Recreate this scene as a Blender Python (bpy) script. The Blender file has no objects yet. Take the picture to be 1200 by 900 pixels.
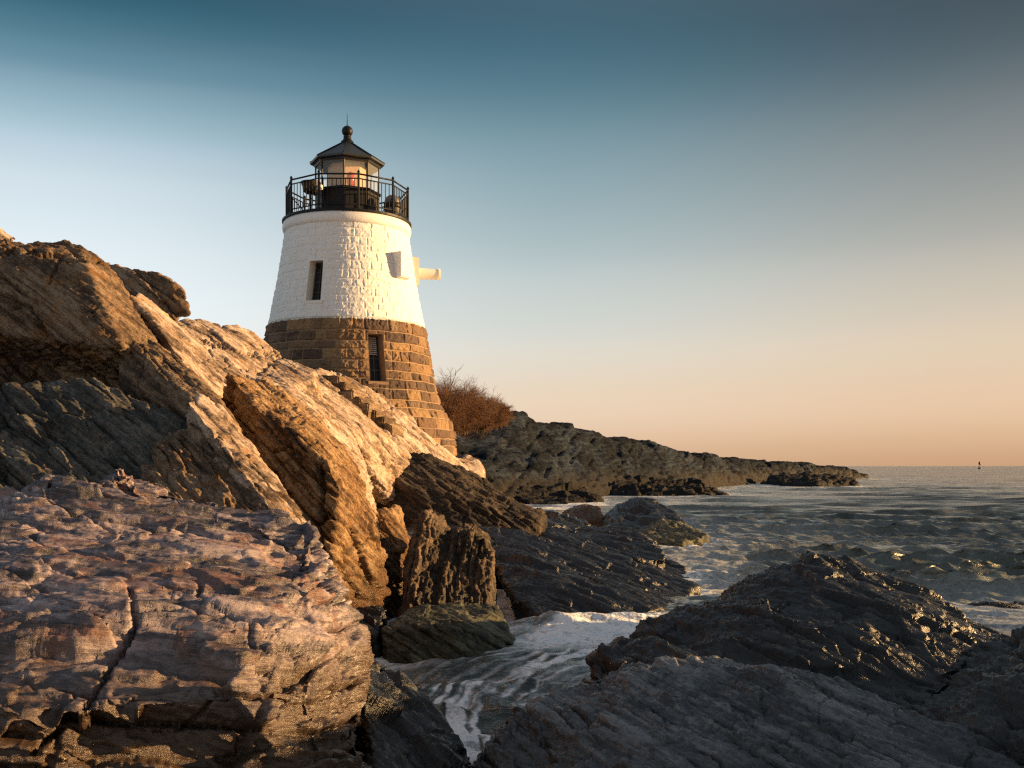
import bpy, bmesh, math, random
import numpy as np
from mathutils import Vector, kdtree

random.seed(7)
RNG = np.random.default_rng(11)
sc = bpy.context.scene
COL = sc.collection
R = math.radians

# ------------------------------------------------------------------ camera, sky, sun, exposure
EYE = 2.5                       # eye height above the sea, metres
FOC = 1200.0                    # focal length in photograph pixels (1200 px wide)
cam_d = bpy.data.cameras.new('camera'); cam = bpy.data.objects.new('camera', cam_d); COL.objects.link(cam)
cam.location = (0, 0, EYE); cam.rotation_euler = (R(90), 0, 0)
cam_d.sensor_width = 36; cam_d.lens = 36.0; cam_d.shift_y = 96 / 1200
cam_d.clip_start = 0.1; cam_d.clip_end = 60000
sc.camera = cam

SUN_AZ, SUN_EL = 84.0, 9.5      # degrees clockwise from straight ahead (+Y), degrees above the sea
sv = Vector((math.sin(R(SUN_AZ)) * math.cos(R(SUN_EL)), math.cos(R(SUN_AZ)) * math.cos(R(SUN_EL)), math.sin(R(SUN_EL))))
sun_d = bpy.data.lights.new('sun', 'SUN'); sun = bpy.data.objects.new('sun', sun_d); COL.objects.link(sun)
sun_d.energy = 5.0; sun_d.angle = R(0.6); sun_d.color = (1.0, 0.60, 0.25)
sun.rotation_euler = sv.to_track_quat('Z', 'Y').to_euler()

world = bpy.data.worlds.new('World'); sc.world = world; world.use_nodes = True
wt = world.node_tree; wt.nodes.clear()
def wn(t, **k):
    n = wt.nodes.new(t)
    for a, b in k.items(): setattr(n, a, b)
    return n
wo = wn('ShaderNodeOutputWorld')
sky = wn('ShaderNodeTexSky', sky_type='NISHITA', sun_disc=False)
sky.sun_elevation = R(SUN_EL); sky.sun_rotation = R(SUN_AZ)
sky.air_density = 1.0; sky.dust_density = 2.0; sky.ozone_density = 2.0
b1 = wn('ShaderNodeBackground'); b1.inputs[1].default_value = 0.006
wt.links.new(sky.outputs[0], b1.inputs[0])
tc = wn('ShaderNodeTexCoord'); sep = wn('ShaderNodeSeparateXYZ')
wt.links.new(tc.outputs['Generated'], sep.inputs[0])
def ramp(vals):
    r = wn('ShaderNodeValToRGB'); e = r.color_ramp.elements
    while len(e) < len(vals): e.new(0.5)
    for i, (p, c) in enumerate(vals): e[i].position = p; e[i].color = (c[0], c[1], c[2], 1)
    return r
def srgb(r, g, b):
    f = lambda v: (v / 255 / 12.92) if v / 255 <= 0.04045 else ((v / 255 + 0.055) / 1.055) ** 2.4
    return (f(r), f(g), f(b))
# elevation ramps (z = sine of elevation): towards the sun's side and away from it
warm = ramp([(0.0, srgb(200, 158, 122)), (0.04, srgb(221, 185, 153)), (0.08, srgb(223, 195, 166)), (0.13, srgb(211, 194, 172)),
             (0.20, srgb(172, 168, 158)), (0.313, srgb(106, 113, 114)), (0.414, srgb(64, 72, 77)), (0.52, srgb(124, 134, 142)), (1.0, srgb(136, 142, 152))])
mid = ramp([(0.0, srgb(214, 174, 138)), (0.04, srgb(229, 200, 172)), (0.08, srgb(227, 209, 187)), (0.125, srgb(212, 211, 202)),
            (0.20, srgb(176, 190, 191)), (0.313, srgb(112, 142, 153)), (0.414, srgb(62, 92, 107)), (0.52, srgb(124, 134, 142)), (1.0, srgb(136, 142, 152))])
cool = ramp([(0.0, srgb(236, 226, 212)), (0.06, srgb(238, 238, 234)), (0.14, srgb(236, 243, 245)), (0.216, srgb(217, 229, 235)),
             (0.255, srgb(202, 217, 225)), (0.288, srgb(172, 196, 208)), (0.331, srgb(120, 154, 169)), (0.357, srgb(84, 124, 141)), (0.414, srgb(46, 80, 96)), (0.52, srgb(124, 134, 142)), (1.0, srgb(136, 142, 152))])
for r_ in (warm, mid, cool): r_.color_ramp.interpolation = 'CARDINAL'
for r_ in (warm, mid, cool): wt.links.new(sep.outputs[2], r_.inputs[0])
def wmath(op, a, b):
    n = wn('ShaderNodeMath', operation=op)
    for i, v in enumerate((a, b)):
        if isinstance(v, (int, float)): n.inputs[i].default_value = v
        else: wt.links.new(v, n.inputs[i])
    return n.outputs[0]
def mrange(v, a, b):
    n = wn('ShaderNodeMapRange', interpolation_type='SMOOTHSTEP')
    wt.links.new(v, n.inputs[0]); n.inputs[1].default_value = a; n.inputs[2].default_value = b
    return n.outputs[0]
# azimuth measured by the x component (sun to the right)
t1 = mrange(sep.outputs[0], -0.42, 0.06); t2 = mrange(sep.outputs[0], 0.0, 0.46)
def wmix(f, a, b):
    n = wn('ShaderNodeMix', data_type='RGBA'); wt.links.new(f, n.inputs[0]); wt.links.new(a, n.inputs[6]); wt.links.new(b, n.inputs[7])
    return n.outputs[2]
m1 = wmix(t1, cool.outputs[0], mid.outputs[0]); m2 = wmix(t2, m1, warm.outputs[0])
# a few faint high cloud veils
cl = wn('ShaderNodeTexNoise'); cl.inputs['Scale'].default_value = 2.2; cl.inputs['Detail'].default_value = 5
mp = wn('ShaderNodeMapping'); mp.inputs['Scale'].default_value = (1.0, 1.0, 9.0)
wt.links.new(tc.outputs['Generated'], mp.inputs[0]); wt.links.new(mp.outputs[0], cl.inputs[0])
cm = wmath('MULTIPLY', mrange(cl.outputs[0], 0.5, 0.85), 0.025)
white = wn('ShaderNodeRGB'); white.outputs[0].default_value = (0.85, 0.68, 0.52, 1)
m3 = wmix(cm, m2, white.outputs[0])
b2 = wn('ShaderNodeBackground'); b2.inputs[1].default_value = 0.395
wt.links.new(m3, b2.inputs[0])
ad = wn('ShaderNodeAddShader'); wt.links.new(b1.outputs[0], ad.inputs[0]); wt.links.new(b2.outputs[0], ad.inputs[1])
wt.links.new(ad.outputs[0], wo.inputs[0])

vs = sc.view_settings
sc.display_settings.display_device = 'sRGB'
vs.view_transform = 'Standard'; vs.look = 'None'; vs.exposure = 1.35; vs.gamma = 1.0; vs.use_curve_mapping = False
sc.render.engine = 'CYCLES'
sc.cycles.max_bounces = 5; sc.cycles.diffuse_bounces = 3; sc.cycles.glossy_bounces = 3
sc.cycles.use_denoising = False; sc.cycles.denoising_prefilter = 'ACCURATE'; sc.cycles.filter_width = 1.3
sc.cycles.sample_clamp_indirect = 3; sc.cycles.sample_clamp_direct = 4

# ------------------------------------------------------------------ numeric noise (vectorised)
def _hash(ix, iy, iz, seed):
    h = (ix.astype(np.uint32) * np.uint32(374761393) + iy.astype(np.uint32) * np.uint32(668265263)
         + iz.astype(np.uint32) * np.uint32(2147483647) + np.uint32((seed * 974711 + 12345) & 0xffffffff))
    h ^= h >> np.uint32(13); h *= np.uint32(1274126177); h ^= h >> np.uint32(16); h *= np.uint32(2246822519); h ^= h >> np.uint32(15)
    return h
def _u01(h): return (h & np.uint32(0xffffff)).astype(np.float32) / np.float32(0x1000000)
def hash1(k, seed=0):
    k = np.asarray(k).astype(np.int64).astype(np.int32)
    return _u01(_hash(k, k * 0 + 17, k * 0 + 3, seed))
def vnoise(p, seed=0):
    """gradient noise, about -1..1"""
    p = p.astype(np.float32); i = np.floor(p); f = p - i; i = i.astype(np.int32)
    u = f * f * f * (f * (f * 6 - 15) + 10)
    out = np.zeros(len(p), np.float32)
    for dx in (0, 1):
        wx = u[:, 0] if dx else 1 - u[:, 0]
        for dy in (0, 1):
            wy = u[:, 1] if dy else 1 - u[:, 1]
            for dz in (0, 1):
                wz = u[:, 2] if dz else 1 - u[:, 2]
                h = _hash(i[:, 0] + dx, i[:, 1] + dy, i[:, 2] + dz, seed)
                gx = (h & np.uint32(255)).astype(np.float32) / 127.5 - 1
                gy = ((h >> np.uint32(8)) & np.uint32(255)).astype(np.float32) / 127.5 - 1
                gz = ((h >> np.uint32(16)) & np.uint32(255)).astype(np.float32) / 127.5 - 1
                out += wx * wy * wz * (gx * (f[:, 0] - dx) + gy * (f[:, 1] - dy) + gz * (f[:, 2] - dz))
    return out * 1.3
def fbm(p, octv=4, seed=0, gain=0.5):
    a, s, o = 1.0, 1.0, 0
    for k in range(octv):
        o = o + a * vnoise(p * s, seed + k * 13); s *= 2.03; a *= gain
    return o
def ridged(p, octv=4, seed=0, gain=0.5):
    a, s, o = 1.0, 1.0, 0
    for k in range(octv):
        o = o + a * (1 - 2 * np.abs(vnoise(p * s, seed + k * 13))); s *= 2.07; a *= gain
    return o
def voronoi(p, seed=0):
    """F1, F2, id hash, offset to the nearest centre"""
    p = p.astype(np.float32); i = np.floor(p).astype(np.int32); n = len(p)
    f1 = np.full(n, 9, np.float32); f2 = f1.copy(); idh = np.zeros(n, np.uint32); off = np.zeros((n, 3), np.float32)
    for dx in (-1, 0, 1):
        for dy in (-1, 0, 1):
            for dz in (-1, 0, 1):
                h = _hash(i[:, 0] + dx, i[:, 1] + dy, i[:, 2] + dz, seed)
                c = np.stack([i[:, 0] + dx + (h & np.uint32(1023)).astype(np.float32) / 1024,
                              i[:, 1] + dy + ((h >> np.uint32(10)) & np.uint32(1023)).astype(np.float32) / 1024,
                              i[:, 2] + dz + ((h >> np.uint32(20)) & np.uint32(1023)).astype(np.float32) / 1024], 1)
                d = p - c; dd = np.sqrt((d * d).sum(1)).astype(np.float32)
                m = dd < f1
                f2 = np.where(m, f1, np.minimum(f2, dd)); f1 = np.where(m, dd, f1)
                idh = np.where(m, h, idh); off = np.where(m[:, None], d, off)
    return f1, f2, idh, off
def sstep(a, b, x):
    t = np.clip((x - a) / (b - a), 0, 1); return t * t * (3 - 2 * t)

# ------------------------------------------------------------------ object helpers
def tag(o, label=None, cat=None, group=None, kind=None):
    if label: o['label'] = label
    if cat: o['category'] = cat
    if group: o['group'] = group
    if kind: o['kind'] = kind
    return o
def empty(name, loc, label, cat, group=None):
    o = bpy.data.objects.new(name, None); COL.objects.link(o); o.location = loc
    return tag(o, label, cat, group)
def link(name, me, mat=None, parent=None, loc=None):
    if mat is not None:
        me.materials.clear(); me.materials.append(mat)
    o = bpy.data.objects.new(name, me); COL.objects.link(o)
    if parent: o.parent = parent
    if loc is not None: o.location = loc
    return o
def np_mesh(name, V, F, smooth=True, attrs=None):
    me = bpy.data.meshes.new(name)
    V = np.asarray(V, np.float32); F = np.asarray(F, np.int32); n, k = F.shape
    me.vertices.add(len(V)); me.vertices.foreach_set('co', V.ravel())
    me.loops.add(n * k); me.loops.foreach_set('vertex_index', F.ravel())
    me.polygons.add(n)
    me.polygons.foreach_set('loop_start', np.arange(0, n * k, k, dtype=np.int32))
    me.polygons.foreach_set('loop_total', np.full(n, k, np.int32))
    me.update(calc_edges=True)
    if smooth: me.shade_smooth()
    for an, av in (attrs or {}).items():
        a = me.attributes.new(an, 'FLOAT', 'POINT'); a.data.foreach_set('value', np.asarray(av, np.float32))
    return me
def get_co(me):
    a = np.empty(len(me.vertices) * 3, np.float32); me.vertices.foreach_get('co', a); return a.reshape(-1, 3)
def get_no(me):
    a = np.empty(len(me.vertices) * 3, np.float32); me.vertices.foreach_get('normal', a); return a.reshape(-1, 3)
def bm_mesh(name, bm, smooth=False):
    me = bpy.data.meshes.new(name); bm.normal_update(); bm.to_mesh(me); bm.free()
    if smooth: me.shade_smooth()
    return me
def add_box(bm, lo, hi, rz=0.0, pivot=(0, 0, 0)):
    r = bmesh.ops.create_cube(bm, size=1.0)['verts']
    c, s = math.cos(rz), math.sin(rz)
    for v in r:
        x = lo[0] + (v.co.x + 0.5) * (hi[0] - lo[0]); y = lo[1] + (v.co.y + 0.5) * (hi[1] - lo[1]); z = lo[2] + (v.co.z + 0.5) * (hi[2] - lo[2])
        v.co = Vector((pivot[0] + c * x - s * y, pivot[1] + s * x + c * y, pivot[2] + z))
    return r
def add_tube(bm, a, b, r0, r1=None, n=8, cap=True):
    a, b = Vector(a), Vector(b); r1 = r0 if r1 is None else r1
    z = (b - a).normalized(); x = z.orthogonal().normalized(); y = z.cross(x)
    A = [bm.verts.new(a + (x * math.cos(t) + y * math.sin(t)) * r0) for t in [2 * math.pi * i / n for i in range(n)]]
    B = [bm.verts.new(b + (x * math.cos(t) + y * math.sin(t)) * r1) for t in [2 * math.pi * i / n for i in range(n)]]
    for i in range(n): bm.faces.new((A[i], A[(i + 1) % n], B[(i + 1) % n], B[i]))
    if cap: bm.faces.new(A[::-1]); bm.faces.new(B)
def add_lathe(bm, prof, n=48, a0=0.0, closed=True):
    """prof: list of (r, z); full turn around the z axis"""
    rings = []
    for r, z in prof:
        if r < 1e-5: rings.append([bm.verts.new((0, 0, z))])
        else: rings.append([bm.verts.new((r * math.sin(a0 + 2 * math.pi * i / n), -r * math.cos(a0 + 2 * math.pi * i / n), z)) for i in range(n)])
    for p, q in zip(rings, rings[1:]):
        for i in range(n):
            j = (i + 1) % n
            if len(p) == 1: bm.faces.new((p[0], q[j], q[i]))
            elif len(q) == 1: bm.faces.new((p[i], p[j], q[0]))
            else: bm.faces.new((p[i], p[j], q[j], q[i]))
def P(px, py, d):
    """a point of the photograph at d metres, as a place in the world"""
    return Vector(((px - 600) / FOC * d, d, EYE - (py - 546) / FOC * d))

# ------------------------------------------------------------------ materials
def new_mat(name):
    m = bpy.data.materials.new(name); m.use_nodes = True; nt = m.node_tree
    bs = nt.nodes['Principled BSDF']
    return m, nt, bs
class NB:
    def __init__(s, nt): s.nt = nt
    def n(s, t, **k):
        n = s.nt.nodes.new(t)
        for a, b in k.items(): setattr(n, a, b)
        return n
    def put(s, sock, v):
        if isinstance(v, (int, float)): sock.default_value = v
        elif isinstance(v, (tuple, list)):
            sock.default_value = tuple(v) + (1,) if (len(v) == 3 and len(sock.default_value) == 4) else tuple(v)
        else: s.nt.links.new(v, sock)
    def math(s, op, a, b=0.0, clamp=False):
        n = s.n('ShaderNodeMath', operation=op, use_clamp=clamp); s.put(n.inputs[0], a); s.put(n.inputs[1], b); return n.outputs[0]
    def mix(s, f, a, b, blend='MIX'):
        n = s.n('ShaderNodeMix', data_type='RGBA', blend_type=blend); s.put(n.inputs[0], f); s.put(n.inputs[6], a); s.put(n.inputs[7], b); return n.outputs[2]
    def rng(s, v, a, b, c=0.0, d=1.0):
        n = s.n('ShaderNodeMapRange', interpolation_type='SMOOTHSTEP'); s.put(n.inputs[0], v)
        for i, q in enumerate((a, b, c, d)): n.inputs[i + 1].default_value = q
        return n.outputs[0]
    def noise(s, vec, scale, detail=4, rough=0.55, dist=0.0):
        n = s.n('ShaderNodeTexNoise'); s.put(n.inputs['Vector'], vec); n.inputs['Scale'].default_value = scale
        n.inputs['Detail'].default_value = detail; n.inputs['Roughness'].default_value = rough; n.inputs['Distortion'].default_value = dist
        return n.outputs[0]
    def attr(s, name): return s.n('ShaderNodeAttribute', attribute_name=name).outputs['Fac']
    def ramp(s, f, vals):
        r = s.n('ShaderNodeValToRGB'); e = r.color_ramp.elements
        while len(e) < len(vals): e.new(0.5)
        for i, (p, c) in enumerate(vals): e[i].position = p; e[i].color = (c[0], c[1], c[2], 1)
        s.put(r.inputs[0], f); return r.outputs[0]
    def bump(s, h, strength, dist, normal=None):
        b = s.n('ShaderNodeBump'); b.inputs['Strength'].default_value = strength; b.inputs['Distance'].default_value = dist
        s.put(b.inputs['Height'], h)
        if normal is not None: s.put(b.inputs['Normal'], normal)
        return b.outputs[0]

def rock_mat(name, pal, frame, stain=None, stain_amt=0.35, tide=None, tide_col=(0.022, 0.020, 0.020), rough=0.82, wet=0.30,
             lichen=None, lichen_amt=0.2, scale=1.0, spec=0.4, bump=1.0, streak=9.0):
    """pal: dark, middle, pale; frame: world Euler angles turning the bedding to the local z axis"""
    m, nt, bs = new_mat(name); b = NB(nt)
    geo = b.n('ShaderNodeNewGeometry'); pos = geo.outputs['Position']
    mp = b.n('ShaderNodeMapping', vector_type='TEXTURE'); mp.inputs['Rotation'].default_value = frame; b.put(mp.inputs[0], pos)
    sq = b.n('ShaderNodeMapping'); sq.inputs['Scale'].default_value = (1.0, 1.0, streak); b.put(sq.inputs[0], mp.outputs[0])
    big = b.noise(pos, 0.9 / scale, 5, 0.6)
    st = b.noise(sq.outputs[0], 1.6 / scale, 8, 0.65, 0.6)
    fine = b.noise(pos, 14 / scale, 8, 0.75)
    lay = b.attr('layer')
    v = b.math('ADD', b.math('ADD', b.math('MULTIPLY', st, 0.75), b.math('MULTIPLY', lay, 0.32)), b.math('MULTIPLY', big, 0.35))
    v = b.math('ADD', v, b.math('MULTIPLY', b.math('SUBTRACT', fine, 0.5), 0.6))
    col = b.ramp(b.rng(v, 0.53, 0.90), [(0.0, pal[0]), (0.45, pal[1]), (1.0, pal[2])])
    if stain is not None:
        sn = b.noise(pos, 1.7 / scale, 6, 0.65, 1.2)
        col = b.mix(b.math('MULTIPLY', b.rng(sn, 0.62 - stain_amt * 0.5, 0.78 - stain_amt * 0.45), 0.85), col, stain)
    if lichen is not None:
        ln = b.noise(pos, 5.5 / scale, 7, 0.7, 0.8)
        col = b.mix(b.math('MULTIPLY', b.rng(ln, 0.66 - lichen_amt * 0.4, 0.74 - lichen_amt * 0.35), 0.8), col, lichen)
    sq3 = b.n('ShaderNodeMapping'); sq3.inputs['Scale'].default_value = (0.7, 1.6, streak * 1.5); sq3.inputs['Location'].default_value = (3, 7, 1); b.put(sq3.inputs[0], mp.outputs[0])
    s3 = b.noise(sq3.outputs[0], 1.3 / scale, 9, 0.72, 0.8)
    col = b.mix(b.math('MULTIPLY', b.rng(s3, 0.53, 0.60), 0.62), col, (pal[0][0] * 0.6, pal[0][1] * 0.6, pal[0][2] * 0.6))
    col = b.mix(b.math('MULTIPLY', b.rng(s3, 0.42, 0.36), 0.55), col, (min(1, pal[2][0] * 1.1), min(1, pal[2][1] * 1.1), min(1, pal[2][2] * 1.1)))
    crk = b.attr('crack')
    col = b.mix(b.math('MULTIPLY', crk, 0.5), col, (pal[0][0] * 0.45, pal[0][1] * 0.45, pal[0][2] * 0.45))
    ro = b.math('ADD', b.math('MULTIPLY', fine, 0.2), rough - 0.1)
    if tide is not None:
        sx = b.n('ShaderNodeSeparateXYZ'); b.put(sx.inputs[0], pos)
        zz = b.math('ADD', sx.outputs[2], b.math('MULTIPLY', b.math('SUBTRACT', b.noise(pos, 1.1 / scale, 5, 0.6), 0.5), tide[2]))
        wetf = b.rng(zz, tide[1], tide[0])
        col = b.mix(b.math('MULTIPLY', wetf, 0.93), col, b.mix(fine, tide_col, (tide_col[0] * 2, tide_col[1] * 1.8, tide_col[2] * 1.5)))
        wr = b.math('ADD', b.math('MULTIPLY', st, 0.3), wet - 0.12)
        rm = b.n('ShaderNodeMix'); b.put(rm.inputs[0], wetf); b.put(rm.inputs[2], ro); b.put(rm.inputs[3], wr); ro = rm.outputs[0]
    b.put(bs.inputs['Base Color'], col); b.put(bs.inputs['Roughness'], ro)
    bs.inputs['Specular IOR Level'].default_value = spec
    h1 = b.noise(sq.outputs[0], 6 / scale, 8, 0.7, 0.4)
    n1 = b.bump(h1, 0.75 * bump, 0.10 * scale)
    n2 = b.bump(fine, 0.8 * bump, 0.04 * scale, n1)
    b.put(bs.inputs['Normal'], n2)
    return m
def plain_mat(name, col, rough=0.6, metal=0.0, var=0.12, scale=8.0, bump=0.0):
    m, nt, bs = new_mat(name); b = NB(nt)
    geo = b.n('ShaderNodeNewGeometry')
    nz = b.noise(geo.outputs['Position'], scale, 6, 0.65)
    c = b.mix(nz, tuple(v * (1 - var) for v in col), tuple(min(1, v * (1 + var)) for v in col))
    b.put(bs.inputs['Base Color'], c); b.put(bs.inputs['Roughness'], b.math('ADD', b.math('MULTIPLY', nz, 0.2), rough - 0.1))
    bs.inputs['Metallic'].default_value = metal
    if bump: b.put(bs.inputs['Normal'], b.bump(nz, bump, 0.01))
    return m

# ------------------------------------------------------------------ rock builder
def frame_of(u, n):
    """orthonormal rows: lineation u, w, bedding normal n; and the matching Euler angles"""
    n = Vector(n).normalized(); u = Vector(u); u = (u - n * u.dot(n)).normalized(); w = n.cross(u)
    from mathutils import Matrix
    M = Matrix((u, w, n))
    return np.array([u, w, n], np.float32), M.transposed().to_euler()
SHORE = []          # rock points near the water line, for the foam
def rock_mesh(hulls, voxel):
    bm = bmesh.new()
    for pts in hulls:
        vs_ = [bm.verts.new(p) for p in pts]
        r = bmesh.ops.convex_hull(bm, input=vs_, use_existing_faces=False)
        dead = {g for g in r['geom_interior'] + r['geom_unused'] if isinstance(g, bmesh.types.BMVert)}
        if dead: bmesh.ops.delete(bm, geom=list(dead), context='VERTS')
    bmesh.ops.recalc_face_normals(bm, faces=bm.faces)
    me = bm_mesh('tmp', bm); o = bpy.data.objects.new('tmp', me); COL.objects.link(o)
    md = o.modifiers.new('r', 'REMESH'); md.mode = 'VOXEL'; md.voxel_size = voxel; md.use_smooth_shade = True
    dg = bpy.context.evaluated_depsgraph_get()
    out = bpy.data.meshes.new_from_object(o.evaluated_get(dg), depsgraph=dg)
    bpy.data.objects.remove(o); bpy.data.meshes.remove(me)
    return out
def smooth_field(me, co, it):
    """relax the hull edges a little so they read as weathered"""
    ne = len(me.edges); e = np.empty(ne * 2, np.int32); me.edges.foreach_get('vertices', e); e = e.reshape(-1, 2)
    deg = np.bincount(e.ravel(), minlength=len(co)).astype(np.float32)[:, None]
    for _ in range(it):
        s = np.zeros_like(co)
        for k in range(3):
            s[:, k] = np.bincount(e[:, 0], co[e[:, 1], k], len(co)) + np.bincount(e[:, 1], co[e[:, 0], k], len(co))
        co = co * 0.4 + 0.6 * s / np.maximum(deg, 1)
    return co
def rock(name, label, hulls, mat, fr, voxel=0.02, scale=1.0, facet=(0.10, 0.9), facet2=(0.03, 0.28), strata=(0.04, 0.16), crack=(0.05, 0.7, 0.045),
         fine=0.012, lump=0.06, terr=(0.12, 6), crevice=0.07, seed=1, cat='rock', group=None, grooves=(), smooth=1, kind=None, parent=None):
    me = rock_mesh(hulls, voxel)
    co = smooth_field(me, get_co(me), smooth)
    me.vertices.foreach_set('co', co.ravel()); me.update()
    no = get_no(me)
    q = co @ fr.T
    wob = np.stack([fbm(co / (0.9 * scale) + 7, 3, seed + 50 + k) for k in range(3)], 1).astype(np.float32)
    disp = lump * scale * fbm(co / (1.4 * scale), 3, seed)
    # broken facets: every cell is a small tilted plate, long on the lineation and thin across the bedding
    fid = 0
    for (amp, size), s2, w_ in ((facet, 3, 0.16), (facet2, 9, 0.12)):
        qs = (q + wob * w_ * size) / (size * scale) * np.array([0.42, 0.75, 2.1], np.float32)
        f1, f2, idh, off = voronoi(qs, seed + s2)
        rd = np.stack([((idh >> np.uint32(k)) & np.uint32(255)).astype(np.float32) / 127.5 - 1 for k in (2, 9, 17)], 1)
        disp += amp * scale * (0.65 * ((off * rd).sum(1)) + 0.55 * rd[:, 0])
        fid = fid + 0.5 * (rd[:, 1] * 0.5 + 0.5)
    # beds: each layer stands out by its own amount, with a groove at its boundary
    sq = (q[:, 2] + 0.10 * strata[1] * scale * wob[:, 0] * 3) / (strata[1] * scale)
    k = np.floor(sq); f = sq - k
    along = np.floor(q[:, 0] / (1.3 * scale) + hash1(k, seed + 5) * 9 + 0.35 * wob[:, 1])
    lay = hash1(k + along * 131, seed + 6)
    lay2 = hash1(k, seed + 8)
    prof = np.minimum(1, np.minimum(f, 1 - f) / 0.10)
    msk = sstep(-0.25, 0.35, fbm(co / (1.6 * scale) + 31, 2, seed + 70))
    disp += strata[0] * scale * ((0.6 * lay + 0.4 * lay2 - 0.5) * 1.5 * prof - 0.4 * (1 - prof)) * (0.2 + 0.8 * msk)
    disp = smooth_field(me, np.repeat(disp[:, None], 3, 1).astype(np.float32), 1)[:, 0]
    kk = np.floor(sq); fb = np.minimum(sq - kk, 1 - sq + kk)
    opn = sstep(0.08, 0.42, vnoise(np.stack([q[:, 0] * 0.8 / scale, kk * 7.31, q[:, 1] * 1.1 / scale], 1), seed + 91))
    crev = (1 - sstep(0.02, 0.17, fb)) * opn
    disp -= crevice * scale * crev
    # broken ledges: nested contour steps with crisp, ragged edges
    h = fbm(q * np.array([0.32, 1.1, 1.0], np.float32) / scale + 3, 4, seed + 81) + 0.045 * fbm(q * np.array([4, 9, 9], np.float32) / scale, 3, seed + 83)
    hn = h * terr[1]; k = np.floor(hn); f = hn - k
    disp += terr[0] * scale * ((k + sstep(0.0, 0.16, f)) / terr[1] - 0.25 * h)
    # thin foliation: sharp streaks along the lineation
    qs = q * np.array([0.9, 6.0, 12.0], np.float32) / scale + 0.25 * wob
    st1 = ridged(qs, 5, seed + 21, 0.62)
    qs = q * np.array([1.6, 8.0, 10.0], np.float32) / scale + 0.3 * wob
    disp += fine * scale * (0.9 * st1 - 0.7 * ridged(qs + 9, 4, seed + 25, 0.6) + 0.9 * fbm(qs * 1.9, 4, seed + 31, 0.65))
    # cracks between big joint blocks
    qs = (q + 0.25 * scale * wob) / (crack[1] * scale) * np.array([0.55, 0.8, 1.25], np.float32)
    f1, f2, idh, off = voronoi(qs, seed + 41)
    cr = 1 - sstep(0.0, crack[2], (f2 - f1) + 0.02 * wob[:, 2])
    cr *= sstep(-0.35, 0.25, fbm(co / (0.8 * scale), 2, seed + 44))
    disp -= crack[0] * scale * cr
    cr = np.maximum(cr, crev * 0.8)
    disp = disp.astype(np.float32)
    new = co + no * disp[:, None]
    # hand-placed joints: a groove cut along a polyline given at photo points
    for pl, wd, dp in grooves:
        d = np.maximum(new[:, 1], 0.5)
        px = 600 + new[:, 0] / d * FOC; py = 546 - (new[:, 2] - EYE) / d * FOC
        best = np.full(len(px), 1e9, np.float32)
        wobp = 9 * fbm(co / (0.30 * scale), 4, seed + 61, 0.65); wmul = np.clip(0.75 + 0.9 * fbm(co / (0.22 * scale), 3, seed + 62), 0.25, 1.6)
        for (x0, y0), (x1, y1) in zip(pl, pl[1:]):
            L = (x1 - x0) ** 2 + (y1 - y0) ** 2
            t = np.clip(((px - x0) * (x1 - x0) + (py - y0) * (y1 - y0)) / L, 0, 1)
            best = np.minimum(best, np.hypot(px - x0 - t * (x1 - x0), py - y0 - t * (y1 - y0) + wobp * 0.6))
        g = 1 - sstep(0.1, 1.0, best / (wd * wmul))
        facing = sstep(0.0, 0.3, -(no * (new - np.array([0, 0, EYE], np.float32)) ).sum(1))
        new = new - no * (dp * g * facing)[:, None]
        cr = np.maximum(cr, g * facing * 0.8)
    base = np.array([new[:, 0].mean(), new[:, 1].mean(), max(new[:, 2].min(), -0.5)], np.float32)
    new = (new - base).astype(np.float32)
    me.vertices.foreach_set('co', new.ravel()); me.update(); me.shade_smooth()
    for an, av in (('layer', 0.55 * (0.5 * lay + 0.5 * lay2) + 0.45 * fid), ('crack', cr)):
        a = me.attributes.new(an, 'FLOAT', 'POINT'); a.data.foreach_set('value', np.asarray(av, np.float32))
    w = new + base
    m = np.abs(w[:, 2]) < 0.18
    if m.any(): SHORE.append(w[m][::max(1, int(m.sum() // 4000)), :2])
    me.name = name
    o = link(name, me, mat, parent, base if parent is None else None)
    return tag(o, label, cat, group, kind or 'thing')
def hull(pts, back=3.0, dx=0.0, dz=0.0, floor=None, shrink=1.0):
    """front points (px, py, d) plus the same outline pushed away from the viewer; floor drops it to a level"""
    f = [P(*p) for p in pts]
    c = sum(f, Vector()) / len(f)
    out = list(f)
    for p in f:
        q = c + (p - c) * shrink + Vector((dx, back, dz)); out.append(q)
    if floor is not None:
        lowest = sorted(out, key=lambda v: v.z)[:max(6, len(out) // 2)]
        out += [Vector((v.x, v.y, floor)) for v in lowest]
    return out

#@ROCKS
# ------------------------------------------------------------------ rocks
FR_G, E_G = frame_of((0.95, 0.2, -0.12), (0.12, 0.12, 0.95))        # gently dipping beds
FR_D, E_D = frame_of((0.74, -0.30, -0.55), (0.55, 0.15, 0.72))      # beds falling to the right
FR_S, E_S = frame_of((0.66, -0.2, -0.70), (0.70, 0.15, 0.66))
FR_K, E_K = frame_of((0.80, -0.45, -0.30), (0.42, 0.30, 0.80))      # steep beds falling to the right
FR_V, E_V = frame_of((0.10, -0.1, 1.0), (0.95, -0.25, 0.1))         # upright foliation
FR_R, E_R = frame_of((0.80, -0.32, -0.42), (0.48, 0.15, 0.80))

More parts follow.
